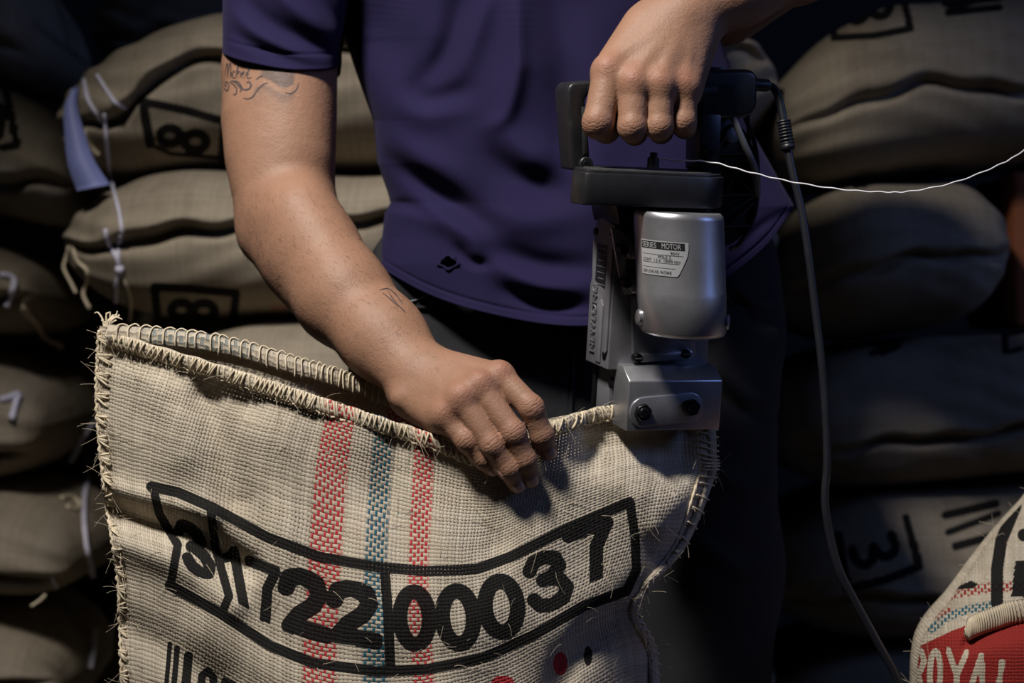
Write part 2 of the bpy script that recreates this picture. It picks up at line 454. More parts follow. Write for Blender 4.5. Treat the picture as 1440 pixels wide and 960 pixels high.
# ------------------------------------------------------------------ implicit surfaces
class Field:
    def __init__(s, lo, hi, h):
        s.lo = np.asarray(lo, float); s.h = h
        s.n = np.ceil((np.asarray(hi, float) - s.lo) / h).astype(int) + 1
        s.a = np.full(s.n, 0.5, np.float32)
    def block(s, lo, hi):
        i0 = np.clip(np.floor((lo - s.lo) / s.h).astype(int), 0, s.n)
        i1 = np.clip(np.ceil((hi - s.lo) / s.h).astype(int) + 1, 0, s.n)
        if np.any(i1 <= i0): return None
        ax = [(s.lo[k] + s.h * np.arange(i0[k], i1[k])).astype(np.float32) for k in range(3)]
        g = np.stack(np.meshgrid(*ax, indexing='ij'), -1)
        return tuple(slice(i0[k], i1[k]) for k in range(3)), g
    def blend(s, sl, d, k, sub=False):
        a = s.a[sl]
        if sub:
            d = -d; h = np.maximum(k - np.abs(a - d), 0) / k
            s.a[sl] = np.maximum(a, d) + h * h * k * 0.25
        else:
            h = np.maximum(k - np.abs(a - d), 0) / k
            s.a[sl] = np.minimum(a, d) - h * h * k * 0.25
    def cone(s, a, b, ra, rb, k=0.006, n=None, sq=1.0, sub=False):
        a = np.asarray(a, float); b = np.asarray(b, float)
        m = max(ra, rb) + k + 0.012
        r = s.block(np.minimum(a, b) - m, np.maximum(a, b) + m)
        if r is None: return
        sl, g = r
        q = g - a.astype(np.float32); ab = b - a
        if n is not None:
            n = np.asarray(n, float); n = n / np.linalg.norm(n)
            q = q + ((q @ n) * (sq - 1))[..., None] * n
            ab = ab + n * (np.dot(ab, n) * (sq - 1))
        t = np.clip((q @ ab) / (ab @ ab), 0, 1)
        d = np.linalg.norm(q - t[..., None] * ab, axis=-1) - (ra + (rb - ra) * t)
        s.blend(sl, d, k, sub)
    def chain(s, pts, k=0.006, **kw):
        for (a, ra), (b, rb) in zip(pts[:-1], pts[1:]): s.cone(a, b, ra, rb, k, **kw)
    def finger(s, pts, r, k=.004, root=.018, kroot=.010):
        lo = np.min(pts, 0) - max(r) - .016; hi = np.max(pts, 0) + max(r) + .016
        rr = s.block(lo, hi)
        if rr is None: return
        sl, g = rr; D = None
        for i in range(len(pts) - 1):
            q = g - pts[i].astype(np.float32); ab = pts[i + 1] - pts[i]
            t = np.clip((q @ ab) / (ab @ ab), 0, 1)
            rad = r[i] + (r[i + 1] - r[i]) * t
            d = np.linalg.norm(q - t[..., None] * ab, axis=-1) - rad
            if D is None: D = d
            else:
                h = np.maximum(k - np.abs(D - d), 0) / k; D = np.minimum(D, d) - h * h * k * .25
        kk = .0009 + kroot * np.exp(-(np.linalg.norm(g - pts[0], axis=-1) / root) ** 2)
        a = s.a[sl]; h = np.maximum(kk - np.abs(a - D), 0) / kk
        s.a[sl] = np.minimum(a, D) - h * h * kk * .25
    def ell(s, c, axes, r, k=0.006, sub=False):
        c = np.asarray(c, float); axes = np.asarray(axes, float); r = np.asarray(r, float)
        m = r.max() + k + 0.012
        rr = s.block(c - m, c + m)
        if rr is None: return
        sl, g = rr
        q = (g - c) @ axes.T
        k0 = np.linalg.norm(q / r, axis=-1); k1 = np.linalg.norm(q / (r * r), axis=-1) + 1e-9
        s.blend(sl, k0 * (k0 - 1) / k1, k, sub)
    def mesh(s, smooth=2):
        a = s.a; n = np.array(a.shape); ins = a < 0
        cnt = np.zeros(n - 1, np.int8)
        for dx in (0, 1):
            for dy in (0, 1):
                for dz in (0, 1):
                    cnt += ins[dx:n[0] - 1 + dx, dy:n[1] - 1 + dy, dz:n[2] - 1 + dz]
        act = (cnt > 0) & (cnt < 8)
        idx = np.argwhere(act)
        num = np.full(n - 1, -1, np.int64); num[act] = np.arange(len(idx))
        acc = np.zeros((len(idx), 3)); w = np.zeros(len(idx))
        offs = np.array([[x, y, z] for x in (0, 1) for y in (0, 1) for z in (0, 1)])
        vals = np.stack([a[tuple((idx + o).T)] for o in offs], 1).astype(float)
        for i in range(8):
            for j in range(i + 1, 8):
                if np.abs(offs[i] - offs[j]).sum() != 1: continue
                va, vb = vals[:, i], vals[:, j]
                c = (va < 0) != (vb < 0)
                t = np.where(c, va / np.where(c, va - vb, 1), 0)
                p = offs[i] + t[:, None] * (offs[j] - offs[i])
                acc += p * c[:, None]; w += c
        V = s.lo + s.h * (idx + acc / w[:, None])
        quads = []
        for ax in range(3):
            o1, o2 = [k for k in range(3) if k != ax]
            sl0 = [slice(None)] * 3; sl1 = [slice(None)] * 3
            sl0[ax] = slice(0, n[ax] - 1); sl1[ax] = slice(1, n[ax])
            x0, x1 = ins[tuple(sl0)], ins[tuple(sl1)]
            e = np.argwhere(x0 != x1)
            ok = (e[:, o1] > 0) & (e[:, o2] > 0) & (e[:, o1] < n[o1] - 1) & (e[:, o2] < n[o2] - 1)
            e = e[ok]
            if not len(e): continue
            d1 = np.zeros(3, int); d1[o1] = 1; d2 = np.zeros(3, int); d2[o2] = 1
            q = np.stack([num[tuple((e - d1 - d2).T)], num[tuple((e - d2).T)], num[tuple(e.T)], num[tuple((e - d1).T)]], 1)
            flip = x0[tuple(e.T)]
            if ax == 1: flip = ~flip
            q[~flip] = q[~flip][:, ::-1]
            quads.append(q)
        Q = np.concatenate(quads)
        for _ in range(smooth):
            S = np.zeros_like(V); N_ = np.zeros(len(V))
            for k in range(4):
                np.add.at(S, Q[:, k], V[Q[:, (k + 1) % 4]] + V[Q[:, (k + 3) % 4]]); np.add.at(N_, Q[:, k], 2)
            V = 0.5 * V + 0.5 * S / np.maximum(N_, 1)[:, None]
        return V, Q

def unit(v):
    v = np.asarray(v, float); return v / np.linalg.norm(v)

# ================================================================== the setting
def plane_box(name, lo, hi, mat):
    v, f = box_bm(hi[0] - lo[0], hi[1] - lo[1], hi[2] - lo[2])
    c = (np.array(lo) + np.array(hi)) / 2
    o = mesh_obj(name, v + c, f, mat, smooth=False)
    return tag(o, kind='structure')
plane_box('floor', (-3.5, -0.5, -0.1), (3.5, 4.0, 0.0), M['floor'])
plane_box('wall_back', (-3.5, 4.0, -0.1), (3.5, 4.1, 3.2), M['wall'])

# ================================================================== printing (ink per vertex)
def ell_poly(cx, cy, rx, ry, n=28):
    a = np.linspace(0, 2 * math.pi, n + 1)
    return [(cx + rx * math.cos(t), cy + ry * math.sin(t)) for t in a]
GLYPH = {
    '0': [ell_poly(.31, .5, .2, .38)],
    '1': [[(.16, .30), (.26, .24), (.37, .10), (.37, 1.1)]],
    '2': [[(.09, .34), (.13, .19), (.3, .11), (.47, .18), (.5, .33), (.42, .5), (.24, .68), (.12, .88), (.56, .88)]],
    '3': [[(.1, .26), (.17, .14), (.3, .11), (.44, .17), (.47, .32), (.36, .45), (.24, .47)], [(.3, .46), (.45, .54), (.51, .69), (.44, .84), (.28, .9), (.14, .85), (.08, .73)]],
    '7': [[(.05, .12), (.56, .12), (.38, .45), (.29, 1.1)]],
    'R': [[(.1, 1), (.1, .08), (.4, .1), (.5, .28), (.4, .48), (.12, .5)], [(.3, .5), (.55, 1)]],
    'O': [ell_poly(.31, .53, .19, .42)],
    'Y': [[(.03, .08), (.3, .55), (.57, .08)], [(.3, .5), (.3, 1)]],
    'A': [[(.03, 1), (.3, .06), (.57, 1)], [(.13, .7), (.47, .7)]],
    'L': [[(.12, .06), (.12, .94), (.55, .94)]],
    'H': [[(.1, 0), (.1, 1)], [(.52, 0), (.52, 1)], [(.1, .5), (.52, .5)]],
    'U': [[(.1, 0), (.1, .75), (.2, .92), (.42, .92), (.52, .75), (.52, 0)]],
    'I': [[(.3, 0), (.3, 1)]],
}
class Ink:
    def __init__(s, px, py, mask=None):
        s.px = np.asarray(px).ravel(); s.py = np.asarray(py).ravel()
        s.c = np.zeros((len(s.px), 4)); s.mask = np.ones(len(s.px), bool) if mask is None else np.asarray(mask).ravel()
    def line(s, poly, half, ch=0, val=1.0, soft=1.2):
        q = np.array(poly); m = half + soft + 2
        w = np.where((s.px > q[:, 0].min() - m) & (s.px < q[:, 0].max() + m) & (s.py > q[:, 1].min() - m) & (s.py < q[:, 1].max() + m) & s.mask)[0]
        d = seg_dist(s.px[w], s.py[w], poly)
        s.c[w, ch] = np.maximum(s.c[w, ch], val * sstep(d, half + soft, half - soft))
    def glyph(s, ch, c, ex, ey, half, chan=0, val=1.0):
        save = s.mask
        M2 = np.linalg.inv(np.array([[ex[0] / .62, ey[0]], [ex[1] / .62, ey[1]]]))
        gx = M2[0, 0] * (s.px - c[0]) + M2[0, 1] * (s.py - c[1]) + .31; gy = M2[1, 0] * (s.px - c[0]) + M2[1, 1] * (s.py - c[1]) + .5
        s.mask = save & (gx > -.03) & (gx < .65) & (gy > .0) & (gy < 1.0)
        for pl in GLYPH[ch]:
            s.line([(c[0] + (x - .31) / .62 * ex[0] + (y - .5) * ey[0], c[1] + (x - .31) / .62 * ex[1] + (y - .5) * ey[1]) for x, y in pl], half, chan, val)
        s.mask = save
    def blob(s, cx, cy, rx, ry, ch=0, val=1.0):
        d = np.hypot((s.px - cx) / rx, (s.py - cy) / ry)
        s.c[:, ch] = np.maximum(s.c[:, ch], np.where(s.mask, val * sstep(d, 1.1, 0.9), 0))
    def fill(s, poly, ch=0, val=1.0, erase=False):
        x, y = s.px, s.py; ins = np.zeros(len(x), bool)
        for (x0, y0), (x1, y1) in zip(poly, poly[1:] + poly[:1]):
            c = ((y0 > y) != (y1 > y)) & (x < (x1 - x0) * (y - y0) / (y1 - y0 + 1e-12) + x0)
            ins ^= c
        ins &= s.mask
        s.c[ins, ch] = val

# ================================================================== stacked coffee sacks
def bg_sack(label, px0, px1, top, bot, crease, Yf=2.2, D=0.27, slope=0.0, ref=None, droopL=0.0, droopR=0.0, tapL=0.2, tapR=0.2,
            ink=None, seed=0, group='filled sacks in the stacks', nu=290, nt=230, over=1.0, em=0.06):
    rs = np.random.RandomState(seed)
    s = Yf / F
    x0, x1 = (px0 - 720) * s, (px1 - 720) * s
    ref = (px0 + px1) / 2 if ref is None else ref
    L = x1 - x0
    l = np.linspace(0, 1, nu); l = l - 0.06 * np.sin(2 * math.pi * l) / (2 * math.pi) * -1
    x = x0 + l * L
    px = x / s + 720
    eL = np.clip(l * L / tapL, 0, 1); eR = np.clip((1 - l) * L / tapR, 0, 1)
    T = (em + (1 - em) * np.sqrt(np.clip(1 - (1 - eL) ** 2.2, 0, 1))) * (0.06 + 0.94 * np.sqrt(np.clip(1 - (1 - eR) ** 2.2, 0, 1)))
    H = (bot - top) / 2 * s
    zc = ZC - ((top + bot) / 2 + slope * (px - ref) - 480) * s
    zc = zc - droopL * (1 - eL) ** 1.4 - droopR * (1 - eR) ** 1.4
    cr = np.array(crease, float)
    zcr = ZC - (np.interp(px, cr[:, 0], cr[:, 1]) - 480) * s
    k = np.ones(9) / 9
    zcr = np.convolve(np.pad(zcr, 4, mode='edge'), k, 'valid')
    nf2 = int(nt * .72); th = np.concatenate([math.pi / 2 + math.pi * np.arange(nf2) / nf2, 1.5 * math.pi + math.pi * np.arange(nt - nf2) / (nt - nf2)])
    c, sn = np.cos(th), np.sin(th)
    cy = np.sign(c) * np.abs(c) ** 0.62; sz = np.sign(sn) * np.abs(sn) ** 0.85
    XX = np.repeat(x[:, None], nt, 1)
    ty = (0.62 + 0.38 * T)[:, None]
    YY = Yf + D + D * ty * cy[None, :]
    ZZ = zc[:, None] + (H * T)[:, None] * sz[None, :]
    lump = np.zeros_like(XX)
    for _ in range(10):
        a, b_, ph = rs.uniform(4, 22), rs.uniform(-20, 20), rs.uniform(0, 6.28)
        lump += rs.uniform(0.2, 1) * np.sin(a * XX + b_ * ZZ + 9 * YY * rs.uniform(-1, 1) + ph)
    ends = np.exp(-eL * 2.2) + np.exp(-eR * 2.2)
    pleat = np.sin(ZZ * 150 + 8 * np.sin(XX * 9) + seed) * 0.006 * ends[:, None]
    front = (c < 0)[None, :]
    dz = ZZ - zcr[:, None]
    tt = np.clip(T, 0, 1)[:, None]
    wig = 0.004 * np.sin(XX * 31 + seed) + 0.003 * np.sin(XX * 67 + 2 * seed)
    dz = dz + wig
    YY = YY + front * over * tt * (0.030 * np.exp(-(dz / 0.009) ** 2) - 0.026 * np.where(dz > 0, np.exp(-dz / 0.05), 0) * sstep(dz, -0.002, 0.01)
                              - 0.004 * np.exp(-((dz - 0.008) / 0.007) ** 2))
    YY = YY - front * (0.0035 * lump + pleat)
    ZZ = ZZ + 0.002 * lump + 0.4 * pleat * tt
    V = np.stack([XX, YY, ZZ], -1).reshape(-1, 3)
    Fq = grid_faces(nt, nu, True)[:, ::-1]
    uv = np.stack([XX, np.repeat((th * (H * 0.5 + D * 0.5))[None, :], nu, 0)], -1).reshape(-1, 2)
    qx, qy = proj(V)
    ik = Ink(qx, qy, np.repeat(front, nu, 0).ravel())
    if ink: ink(ik)
    base = np.array([(x0 + x1) / 2, Yf + D, float(ZZ.min())])
    Fl = [tuple(q) for q in Fq] + [tuple(range(nt)), tuple(range((nu - 1) * nt, nu * nt))[::-1]]
    root = empty('coffee_sack', base, label, 'sack', group)
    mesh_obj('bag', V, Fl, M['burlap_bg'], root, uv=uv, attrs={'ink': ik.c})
    return root

def ink_L1(k):
    k.line([(201, 143), (260, 155), (316, 171)], 6); k.line([(201, 143), (206, 175), (211, 203)], 6); k.line([(316, 171), (312, 222)], 6)
    k.line([(211, 203), (240, 216), (312, 222)], 3)
    k.line(ell_poly(239, 191, 14, 11), 6.5); k.line(ell_poly(275, 199, 15, 12), 6.5)
def ink_L2(k):
    k.line([(217, 403), (270, 406), (332, 412)], 6); k.line([(217, 403), (221, 440)], 6); k.line([(332, 412), (328, 447)], 6)
    k.line(ell_poly(255, 436, 14, 11), 6.5); k.line(ell_poly(287, 437, 15, 11), 6.5)
    k.blob(395, 433, 16, 5, 1, 0.7)
def three_side(k, cx, cy, w, h, half, rot=0.0):
    pts1 = [(-.5, -.1), (-.5, .25), (-.35, .5), (-.12, .4), (-.02, .0)]
    pts2 = [(-.02, .0), (.1, .38), (.32, .45), (.48, .2), (.47, -.2)]
    cr, sr = math.cos(rot), math.sin(rot)
    for p in (pts1, pts2):
        k.line([(cx + x * w * cr - y * h * sr, cy + x * w * sr + y * h * cr) for x, y in spline(p, 18)], half)
def ink_R0(k):
    k.line([(1168, -20), (1173, 53), (1230, 50), (1281, 40), (1268, -10)], 5)
    three_side(k, 1221, 5, 62, 44, 6, -0.15)
    k.line([(1330, 4), (1405, -4)], 6); k.line([(1333, 18), (1406, 10)], 5); k.line([(1335, 14), (1375, 0)], 4)
def ink_R1(k):
    k.line([(1200, 250), (1236, 254)], 4); k.line([(1203, 262), (1236, 254)], 4); k.line([(1214, 250), (1216, 262)], 3)
    k.line([(1380, 226), (1398, 240)], 5); k.line([(1385, 240), (1396, 228)], 4)
def ink_R2(k):
    k.line([(1226, 497), (1262, 484), (1228, 484)], 4); k.line([(1240, 497), (1264, 486)], 4)
    k.line([(1412, 458), (1414, 494)], 4.5); k.line([(1414, 470), (1436, 466)], 3.5); k.line([(1420, 494), (1436, 490)], 3.5)
def ink_R3(k):
    k.line([(1178, 752), (1192, 828), (1245, 815), (1293, 796), (1274, 728)], 6)
    three_side(k, 1229, 768, 60, 42, 6.5, -0.3)
    k.line([(1330, 724), (1400, 708)], 6); k.line([(1334, 748), (1404, 722)], 5); k.line([(1344, 768), (1402, 752)], 6)
def ink_FL1(k):
    k.line([(-40, 120), (5, 112), (24, 205), (-40, 212)], 5.5); k.line(ell_poly(-8, 170, 12, 24), 6)

G_L = 'sacks stacked behind the worker'; G_R = 'sacks in the stack beside the power cord'; G_F = 'sacks of the dark stack past the twine'
sackL1 = bg_sack('burlap sack with a sideways boxed 8 and a blue tag on its tied end', 62, 1110, -12, 223,
        [(62, 172), (180, 152), (225, 112), (268, 84), (330, 74), (700, 74), (1060, 66), (1132, 80)], droopL=0.058, tapL=0.24, em=0.27, ink=ink_L1, seed=1, group=G_L)
sackL2 = bg_sack('burlap sack with a boxed 8 directly below the blue tagged sack', 66, 1110, 222, 447,
        [(66, 338), (160, 346), (250, 326), (330, 319), (470, 301), (560, 302), (1132, 312)], droopL=0.006, tapL=0.2, em=0.13, ink=ink_L2, seed=2, group=G_L)
sackL3 = bg_sack('plain burlap sack below the two boxed 8 sacks, behind the open sack', 190, 1110, 446, 672,
        [(190, 570), (400, 560), (1132, 556)], tapL=0.2, seed=3, group=G_L)
top = 672
for i in range(4):
    bg_sack('burlap sack low in the stack behind the worker and the open sack', 170 - 12 * i, 1106, top, top + 202, [(100, top + 110), (1200, top + 105)], seed=4 + i, group=G_L, nu=90, nt=60)
    top += 202

bg_sack('burlap sack printed with a boxed 3, topmost of the stack by the power cord', 1104, 2080, -24, 230,
        [(1104, 190), (1150, 160), (1200, 137), (1280, 116), (1420, 120), (2080, 80)], slope=-0.10, ref=1280, droopL=0.05, over=0.62, ink=ink_R0, seed=11, group=G_R)
bg_sack('short burlap sack next to the reddish timber, under the topmost boxed 3 sack', 1104, 1446, 240, 468,
        [(1104, 402), (1160, 392), (1250, 376), (1330, 362), (1446, 342)], slope=-0.085, ref=1280, droopL=0.01, tapL=0.16, tapR=0.09, over=0.62, ink=ink_R1, seed=12, group=G_R)
bg_sack('burlap sack with sideways black letters along its upper edge, beside the cord', 1108, 2080, 482, 698,
        [(1108, 645), (1180, 628), (1280, 617), (1440, 606), (2080, 580)], slope=-0.085, ref=1280, tapL=0.16, over=0.62, ink=ink_R2, seed=13, group=G_R)
bg_sack('dim burlap sack with a tilted boxed 3, low beside the cord', 1098, 2080, 700, 926,
        [(1098, 850), (1280, 845), (2080, 800)], slope=-0.07, ref=1280, over=0.62, ink=ink_R3, seed=14, group=G_R)
top = 926
for i in range(3):
    bg_sack('unlit burlap sack at the foot of the stack by the power cord', 1104, 2070, top, top + 184, [(1100, top + 100), (2000, top + 90)], slope=-0.05 * (2 - i) / 2, ref=1280, seed=15 + i, group=G_R, nu=90, nt=60)
    top += 184

# back row, a sack's width further in
for i, (a, tp, bt) in enumerate(((112, -70, 128), (74, 182, 398), (58, 398, 620), (62, 620, 840), (80, 840, 1060), (80, 1060, 1285))):
    bg_sack(('dim brown sack of the back row above the blue tag', 'dim brown sack of the back row between the two boxed 8 sacks', 'shadowed sack of the back row level with the tuft of the open sack',
             'shadowed sack of the back row behind the seam of the open sack', 'unlit sack low in the back row behind the open sack', 'unlit sack low in the back row behind the open sack')[i],
            a, 820, tp, bt, [(a, (tp + bt) / 2 + 20), (820, (tp + bt) / 2)], Yf=2.80, D=0.25, seed=30 + i, group='sacks of the back row', nu=120, nt=90, tapL=0.22)
# far-left stack, ends drooping towards the gap
FLS = [(-760, 22, -138, 84, 52, 0.05, None, 'dark burlap sack end above the boxed sack past the blue tag'),
       (-760, 80, 97, 292, 250, 0.06, ink_FL1, 'dark burlap sack with a black printed frame and a drooping corner'),
       (-760, 30, 318, 470, 420, 0.02, None, 'small sack end knotted with pale twine past the dangling strings'),
       (-760, 36, 488, 690, 640, 0.01, None, 'sack end with pale twine under the twine-knotted sack end'),
       (-760, 80, 696, 860, 816, 0.02, None, 'brown sack end with an open dark crease, in the dark stack'),
       (-760, 60, 862, 1060, 960, 0.02, None, 'unlit sack under the creased brown sack end'),
       (-760, 60, 1060, 1250, 1150, 0.02, None, 'unlit sack low in the dark stack past the twine'),
       (-760, 60, 1250, 1437, 1340, 0.02, None, 'unlit sack low in the dark stack past the twine')]
flobs = []
for i, (a, b_, tp, bt, cr, dr, ik, lb) in enumerate(FLS):
    flobs.append(bg_sack(lb, a, b_, tp, bt, [(a, cr - 10), (b_ - 60, cr), (b_, cr + 6)], Yf=2.3, D=0.25, droopR=dr, tapR=0.13, ink=ik, seed=50 + i, group=G_F, nu=160, nt=100))

# twine, tags and loose ends on those sacks
_bags = {}
def bag_tree(root):
    if root.name not in _bags:
        b = [c for c in root.children if c.name.startswith('bag')][0]
        n = len(b.data.vertices); v = np.empty(n * 3, np.float32); b.data.vertices.foreach_get('co', v); v = v.reshape(-1, 3) + base_of(root)
        _bags[root.name] = BVHTree.FromPolygons([Vector(q) for q in v], [tuple(p.vertices) for p in b.data.polygons])
    return _bags[root.name]
def surface_Y(roots, px, py):
    d = Vector(P(px, py, 1.0)) - Vector((0, 0, ZC)); d.normalize(); best = None
    for r in roots:
        h = bag_tree(r).ray_cast(Vector((0, 0, ZC)), d)
        if h[0] is not None and (best is None or h[0].y < best): best = h[0].y
    return best
def strand(parent, name, pts, Y, r, mat, n=24, others=()):
    """a string that lies on its sack where it crosses it and hangs free beyond"""
    q = spline(pts, n)
    ys = [surface_Y((parent,) + tuple(others), *p_) for p_ in q]
    ok = [k for k in range(n) if ys[k] is not None]
    if ok: yy = np.interp(np.arange(n), ok, [ys[k] for k in ok]) - r * .8
    else: yy = np.full(n, float(Y))
    if ok: yy = np.minimum(yy, np.convolve(np.pad(yy, 2, mode='edge'), np.ones(5) / 5, 'valid'))
    v, f = tube(P(q[:, 0], q[:, 1], yy), r, 6)
    return mesh_obj(name, v, f, mat, parent)
strand(sackL1, 'tie_string', [(118, 112), (124, 140), (136, 160), (146, 176)], 2.185, 0.0035, M['twine'], others=(sackL2,))
strand(sackL1, 'tie_string', [(136, 105), (152, 130), (164, 146), (176, 152)], 2.18, 0.003, M['twine'], others=(sackL2,))
strand(sackL1, 'tie_string', [(147, 160), (150, 200), (153, 235), (158, 260), (168, 300), (172, 330)], 2.18, 0.0028, M['twine'], others=(sackL2,))
strand(sackL1, 'tie_string', [(118, 185), (126, 205), (138, 218)], 2.18, 0.0045, M['jute'], others=(sackL2,))
strand(sackL1, 'tie_string', [(122, 182), (114, 200), (108, 222)], 2.18, 0.002, M['jute'], others=(sackL2,))
strand(sackL2, 'tie_string', [(148, 322), (152, 342), (164, 362), (168, 380), (164, 400), (163, 424)], 2.18, 0.0035, M['twine'], others=(sackL3,))
strand(sackL2, 'tie_string', [(170, 330), (166, 352), (168, 378)], 2.18, 0.003, M['twine'], others=(sackL3,))
strand(sackL2, 'tie_string', [(168, 378), (178, 402), (184, 425), (182, 452)], 2.18, 0.0028, M['jute'], others=(sackL3,))
strand(sackL2, 'tie_string', [(98, 345), (92, 365), (90, 378), (100, 398), (107, 412)], 2.185, 0.0028, M['jute'], others=(sackL3,))
strand(sackL2, 'tie_string', [(102, 344), (108, 366), (122, 380), (122, 396), (117, 414), (126, 434)], 2.185, 0.0030, M['jute'], others=(sackL3,))
v, f = lathe([(0.001, -0.007), (0.006, -0.003), (0.007, 0.002), (0.003, 0.007)], 10)
mesh_obj('knot', v + P(168, 379, surface_Y((sackL2,), 168, 379) - .005), f, M['twine'], sackL2)
# blue-white tag strip
tY = min(surface_Y((sackL1,), x_, y_) or 9 for x_ in (104, 110, 116) for y_ in (140, 160, 180))
if tY > 5: tY = 2.28
tq = spline([(106, 122, tY - .004), (99, 150, tY - .006), (104, 190, tY - .008), (113, 230, tY - .008), (130, 266, tY - .004)], 24)
tw = np.linspace(5, 24, 24)
tl = P(tq[:, 0] - tw * 0.9, tq[:, 1] + 2, tq[:, 2]); tr = P(tq[:, 0] + tw, tq[:, 1] - tw * 0.28, tq[:, 2] + 0.006)
th_ = np.array([0, 0.0012, 0])
tv = np.stack([tl, tr, tr + th_, tl + th_], 1).reshape(-1, 3)
mesh_obj('plastic_tag', tv, [tuple(q) for q in grid_faces(4, 24, True)] + [(0, 1, 2, 3), (95, 94, 93, 92)], M['tag'], sackL1)
strand(flobs[2], 'tie_string', [(0, 386), (14, 388), (20, 396), (16, 412), (8, 432)], 2.28, 0.0055, M['twine'])
strand(flobs[3], 'tie_string', [(0, 562), (14, 558), (26, 554), (22, 566), (16, 590)], 2.28, 0.0055, M['twine'])
strand(flobs[2], 'loose_end', [(28, 430), (50, 452), (62, 474), (82, 484), (86, 490)], 2.45, 0.0055, M['jute'])
strand(flobs[4], 'loose_end', [(86, 700), (100, 698), (112, 708), (108, 716), (94, 712)], 2.4, 0.004, M['jute'])
strand(flobs[4], 'loose_end', [(64, 836), (56, 844), (44, 852)], 2.28, 0.0025, M['jute'])
strand(flobs[4], 'loose_end', [(72, 810), (80, 826)], 2.3, 0.003, M['twine'], n=6)
bk = [o for o in C.objects if o.get('label', '').startswith('shadowed sack of the back row behind')][0]
backs = tuple(o for o in C.objects if o.get('group') == 'sacks of the back row' and o != bk) + tuple(flobs)
strand(bk, 'tie_string', [(130, 596), (118, 610), (108, 632), (98, 650)], 2.88, 0.006, M['twine'], others=backs)
strand(bk, 'tie_string', [(118, 628), (124, 646), (134, 664), (150, 664)], 2.88, 0.004, M['jute'], others=backs)
strand(bk, 'tie_string', [(124, 668), (118, 710), (120, 760), (126, 790), (131, 812)], 2.88, 0.005, M['twine'], others=backs)
strand(bk, 'tie_string', [(166, 860), (158, 880), (154, 892)], 2.88, 0.005, M['twine'], n=8, others=backs)
strand(bk, 'tie_string', [(132, 884), (130, 910), (126, 940)], 2.88, 0.007, M['twine'], n=8, others=backs)

# reddish timber block on the stack, beside the short sack
wr_ = empty('timber_block', P(1490, 468, 2.36), 'reddish brown rough timber block lying beside the short burlap sack', 'timber')
x0_, x1_ = P(1424, 300, 2.36)[0], P(1570, 300, 2.36)[0]
z0_, z1_ = P(1440, 461, 2.36)[2], P(1440, 256, 2.36)[2]
v, f = box_bm(x1_ - x0_, 0.24, z1_ - z0_, 0.010, 2)
mesh_obj('block', v + np.array([(x0_ + x1_) / 2, 2.48, (z0_ + z1_) / 2]), f, M['wood'], wr_)
rs = np.random.RandomState(4)
ac = Acc()
for i in range(10):
    for j in range(9):
        a = rs.uniform(0.006, 0.012)
        v, f = box_bm(a * 1.8, a * 1.8, a * 2.2, 0.002, 1)
        ac.add(v + np.array([x0_ + 0.012 + (x1_ - x0_ - 0.024) * i / 9, 2.37 + 0.22 * j / 8, z1_ + a * 0.3]), f)
ac.obj('splintered_top', M['wood'], wr_)

# ================================================================== the open sack being sewn
UC = np.array([0, .17, .40, .53, .64, .75, .87, 1.0])
VC = np.array([0, 95, 195, 265, 333, 443, 583, 1350.0]) / 1467
SX = np.array([
    [140, 300, 487, 597, 700, 785, 880, 1003],
    [137, 262, 473, 593, 692, 776, 890, 1005],
    [146, 248, 464, 588, 682, 766, 888, 1000],
    [155, 248, 459, 590, 688, 770, 882, 962],
    [166, 252, 456, 595, 690, 768, 858, 904],
    [172, 246, 456, 600, 700, 780, 866, 922],
    [176, 254, 456, 602, 702, 790, 872, 930],
    [215, 280, 460, 600, 690, 770, 850, 895.]])
SY = np.array([
    [464, 512, 573, 608, 640, 592, 570, 576],
    [560, 602, 664, 700, 712, 674, 640, 636],
    [668, 696, 786, 803, 796, 758, 705, 678],
    [735, 766, 860, 872, 858, 820, 768, 768],
    [800, 833, 937, 942, 922, 886, 840, 838],
    [925, 950, 1045, 1046, 1020, 980, 930, 915],
    [1090, 1110, 1180, 1182, 1160, 1130, 1090, 1080],
    [1930, 1930, 1935, 1935, 1935, 1935, 1930, 1930.]])
FOLDS = [  # polyline, gaussian half-width px, height towards the camera (m)
    ([(150, 712), (215, 735), (270, 748), (345, 795)], 18, -0.024),
    ([(160, 690), (230, 706), (300, 726)], 16, 0.008),
    ([(170, 765), (240, 790), (330, 850)], 22, 0.010),
    ([(165, 500), (230, 512), (300, 545), (350, 570)], 20, -0.006),
    ([(292, 560), (318, 640), (336, 700)], 26, -0.014),
    ([(225, 560), (250, 640)], 32, 0.006),
    ([(400, 620), (390, 720), (400, 800)], 40, 0.006),
    ([(560, 620), (550, 700), (570, 790)], 34, -0.007),
    ([(630, 660), (660, 720), (690, 760)], 34, -0.008),
    ([(800, 600), (830, 650), (900, 690)], 40, 0.008),
    ([(835, 640), (880, 640), (920, 648), (955, 650)], 30, -0.022),
    ([(985, 640), (965, 690), (930, 740)], 26, 0.012),
    ([(905, 842), (860, 866), (800, 930), (770, 1000)], 26, -0.014),
    ([(300, 880), (360, 930), (440, 970)], 40, 0.008),
    ([(180, 880), (230, 905), (300, 960)], 26, -0.009),
]
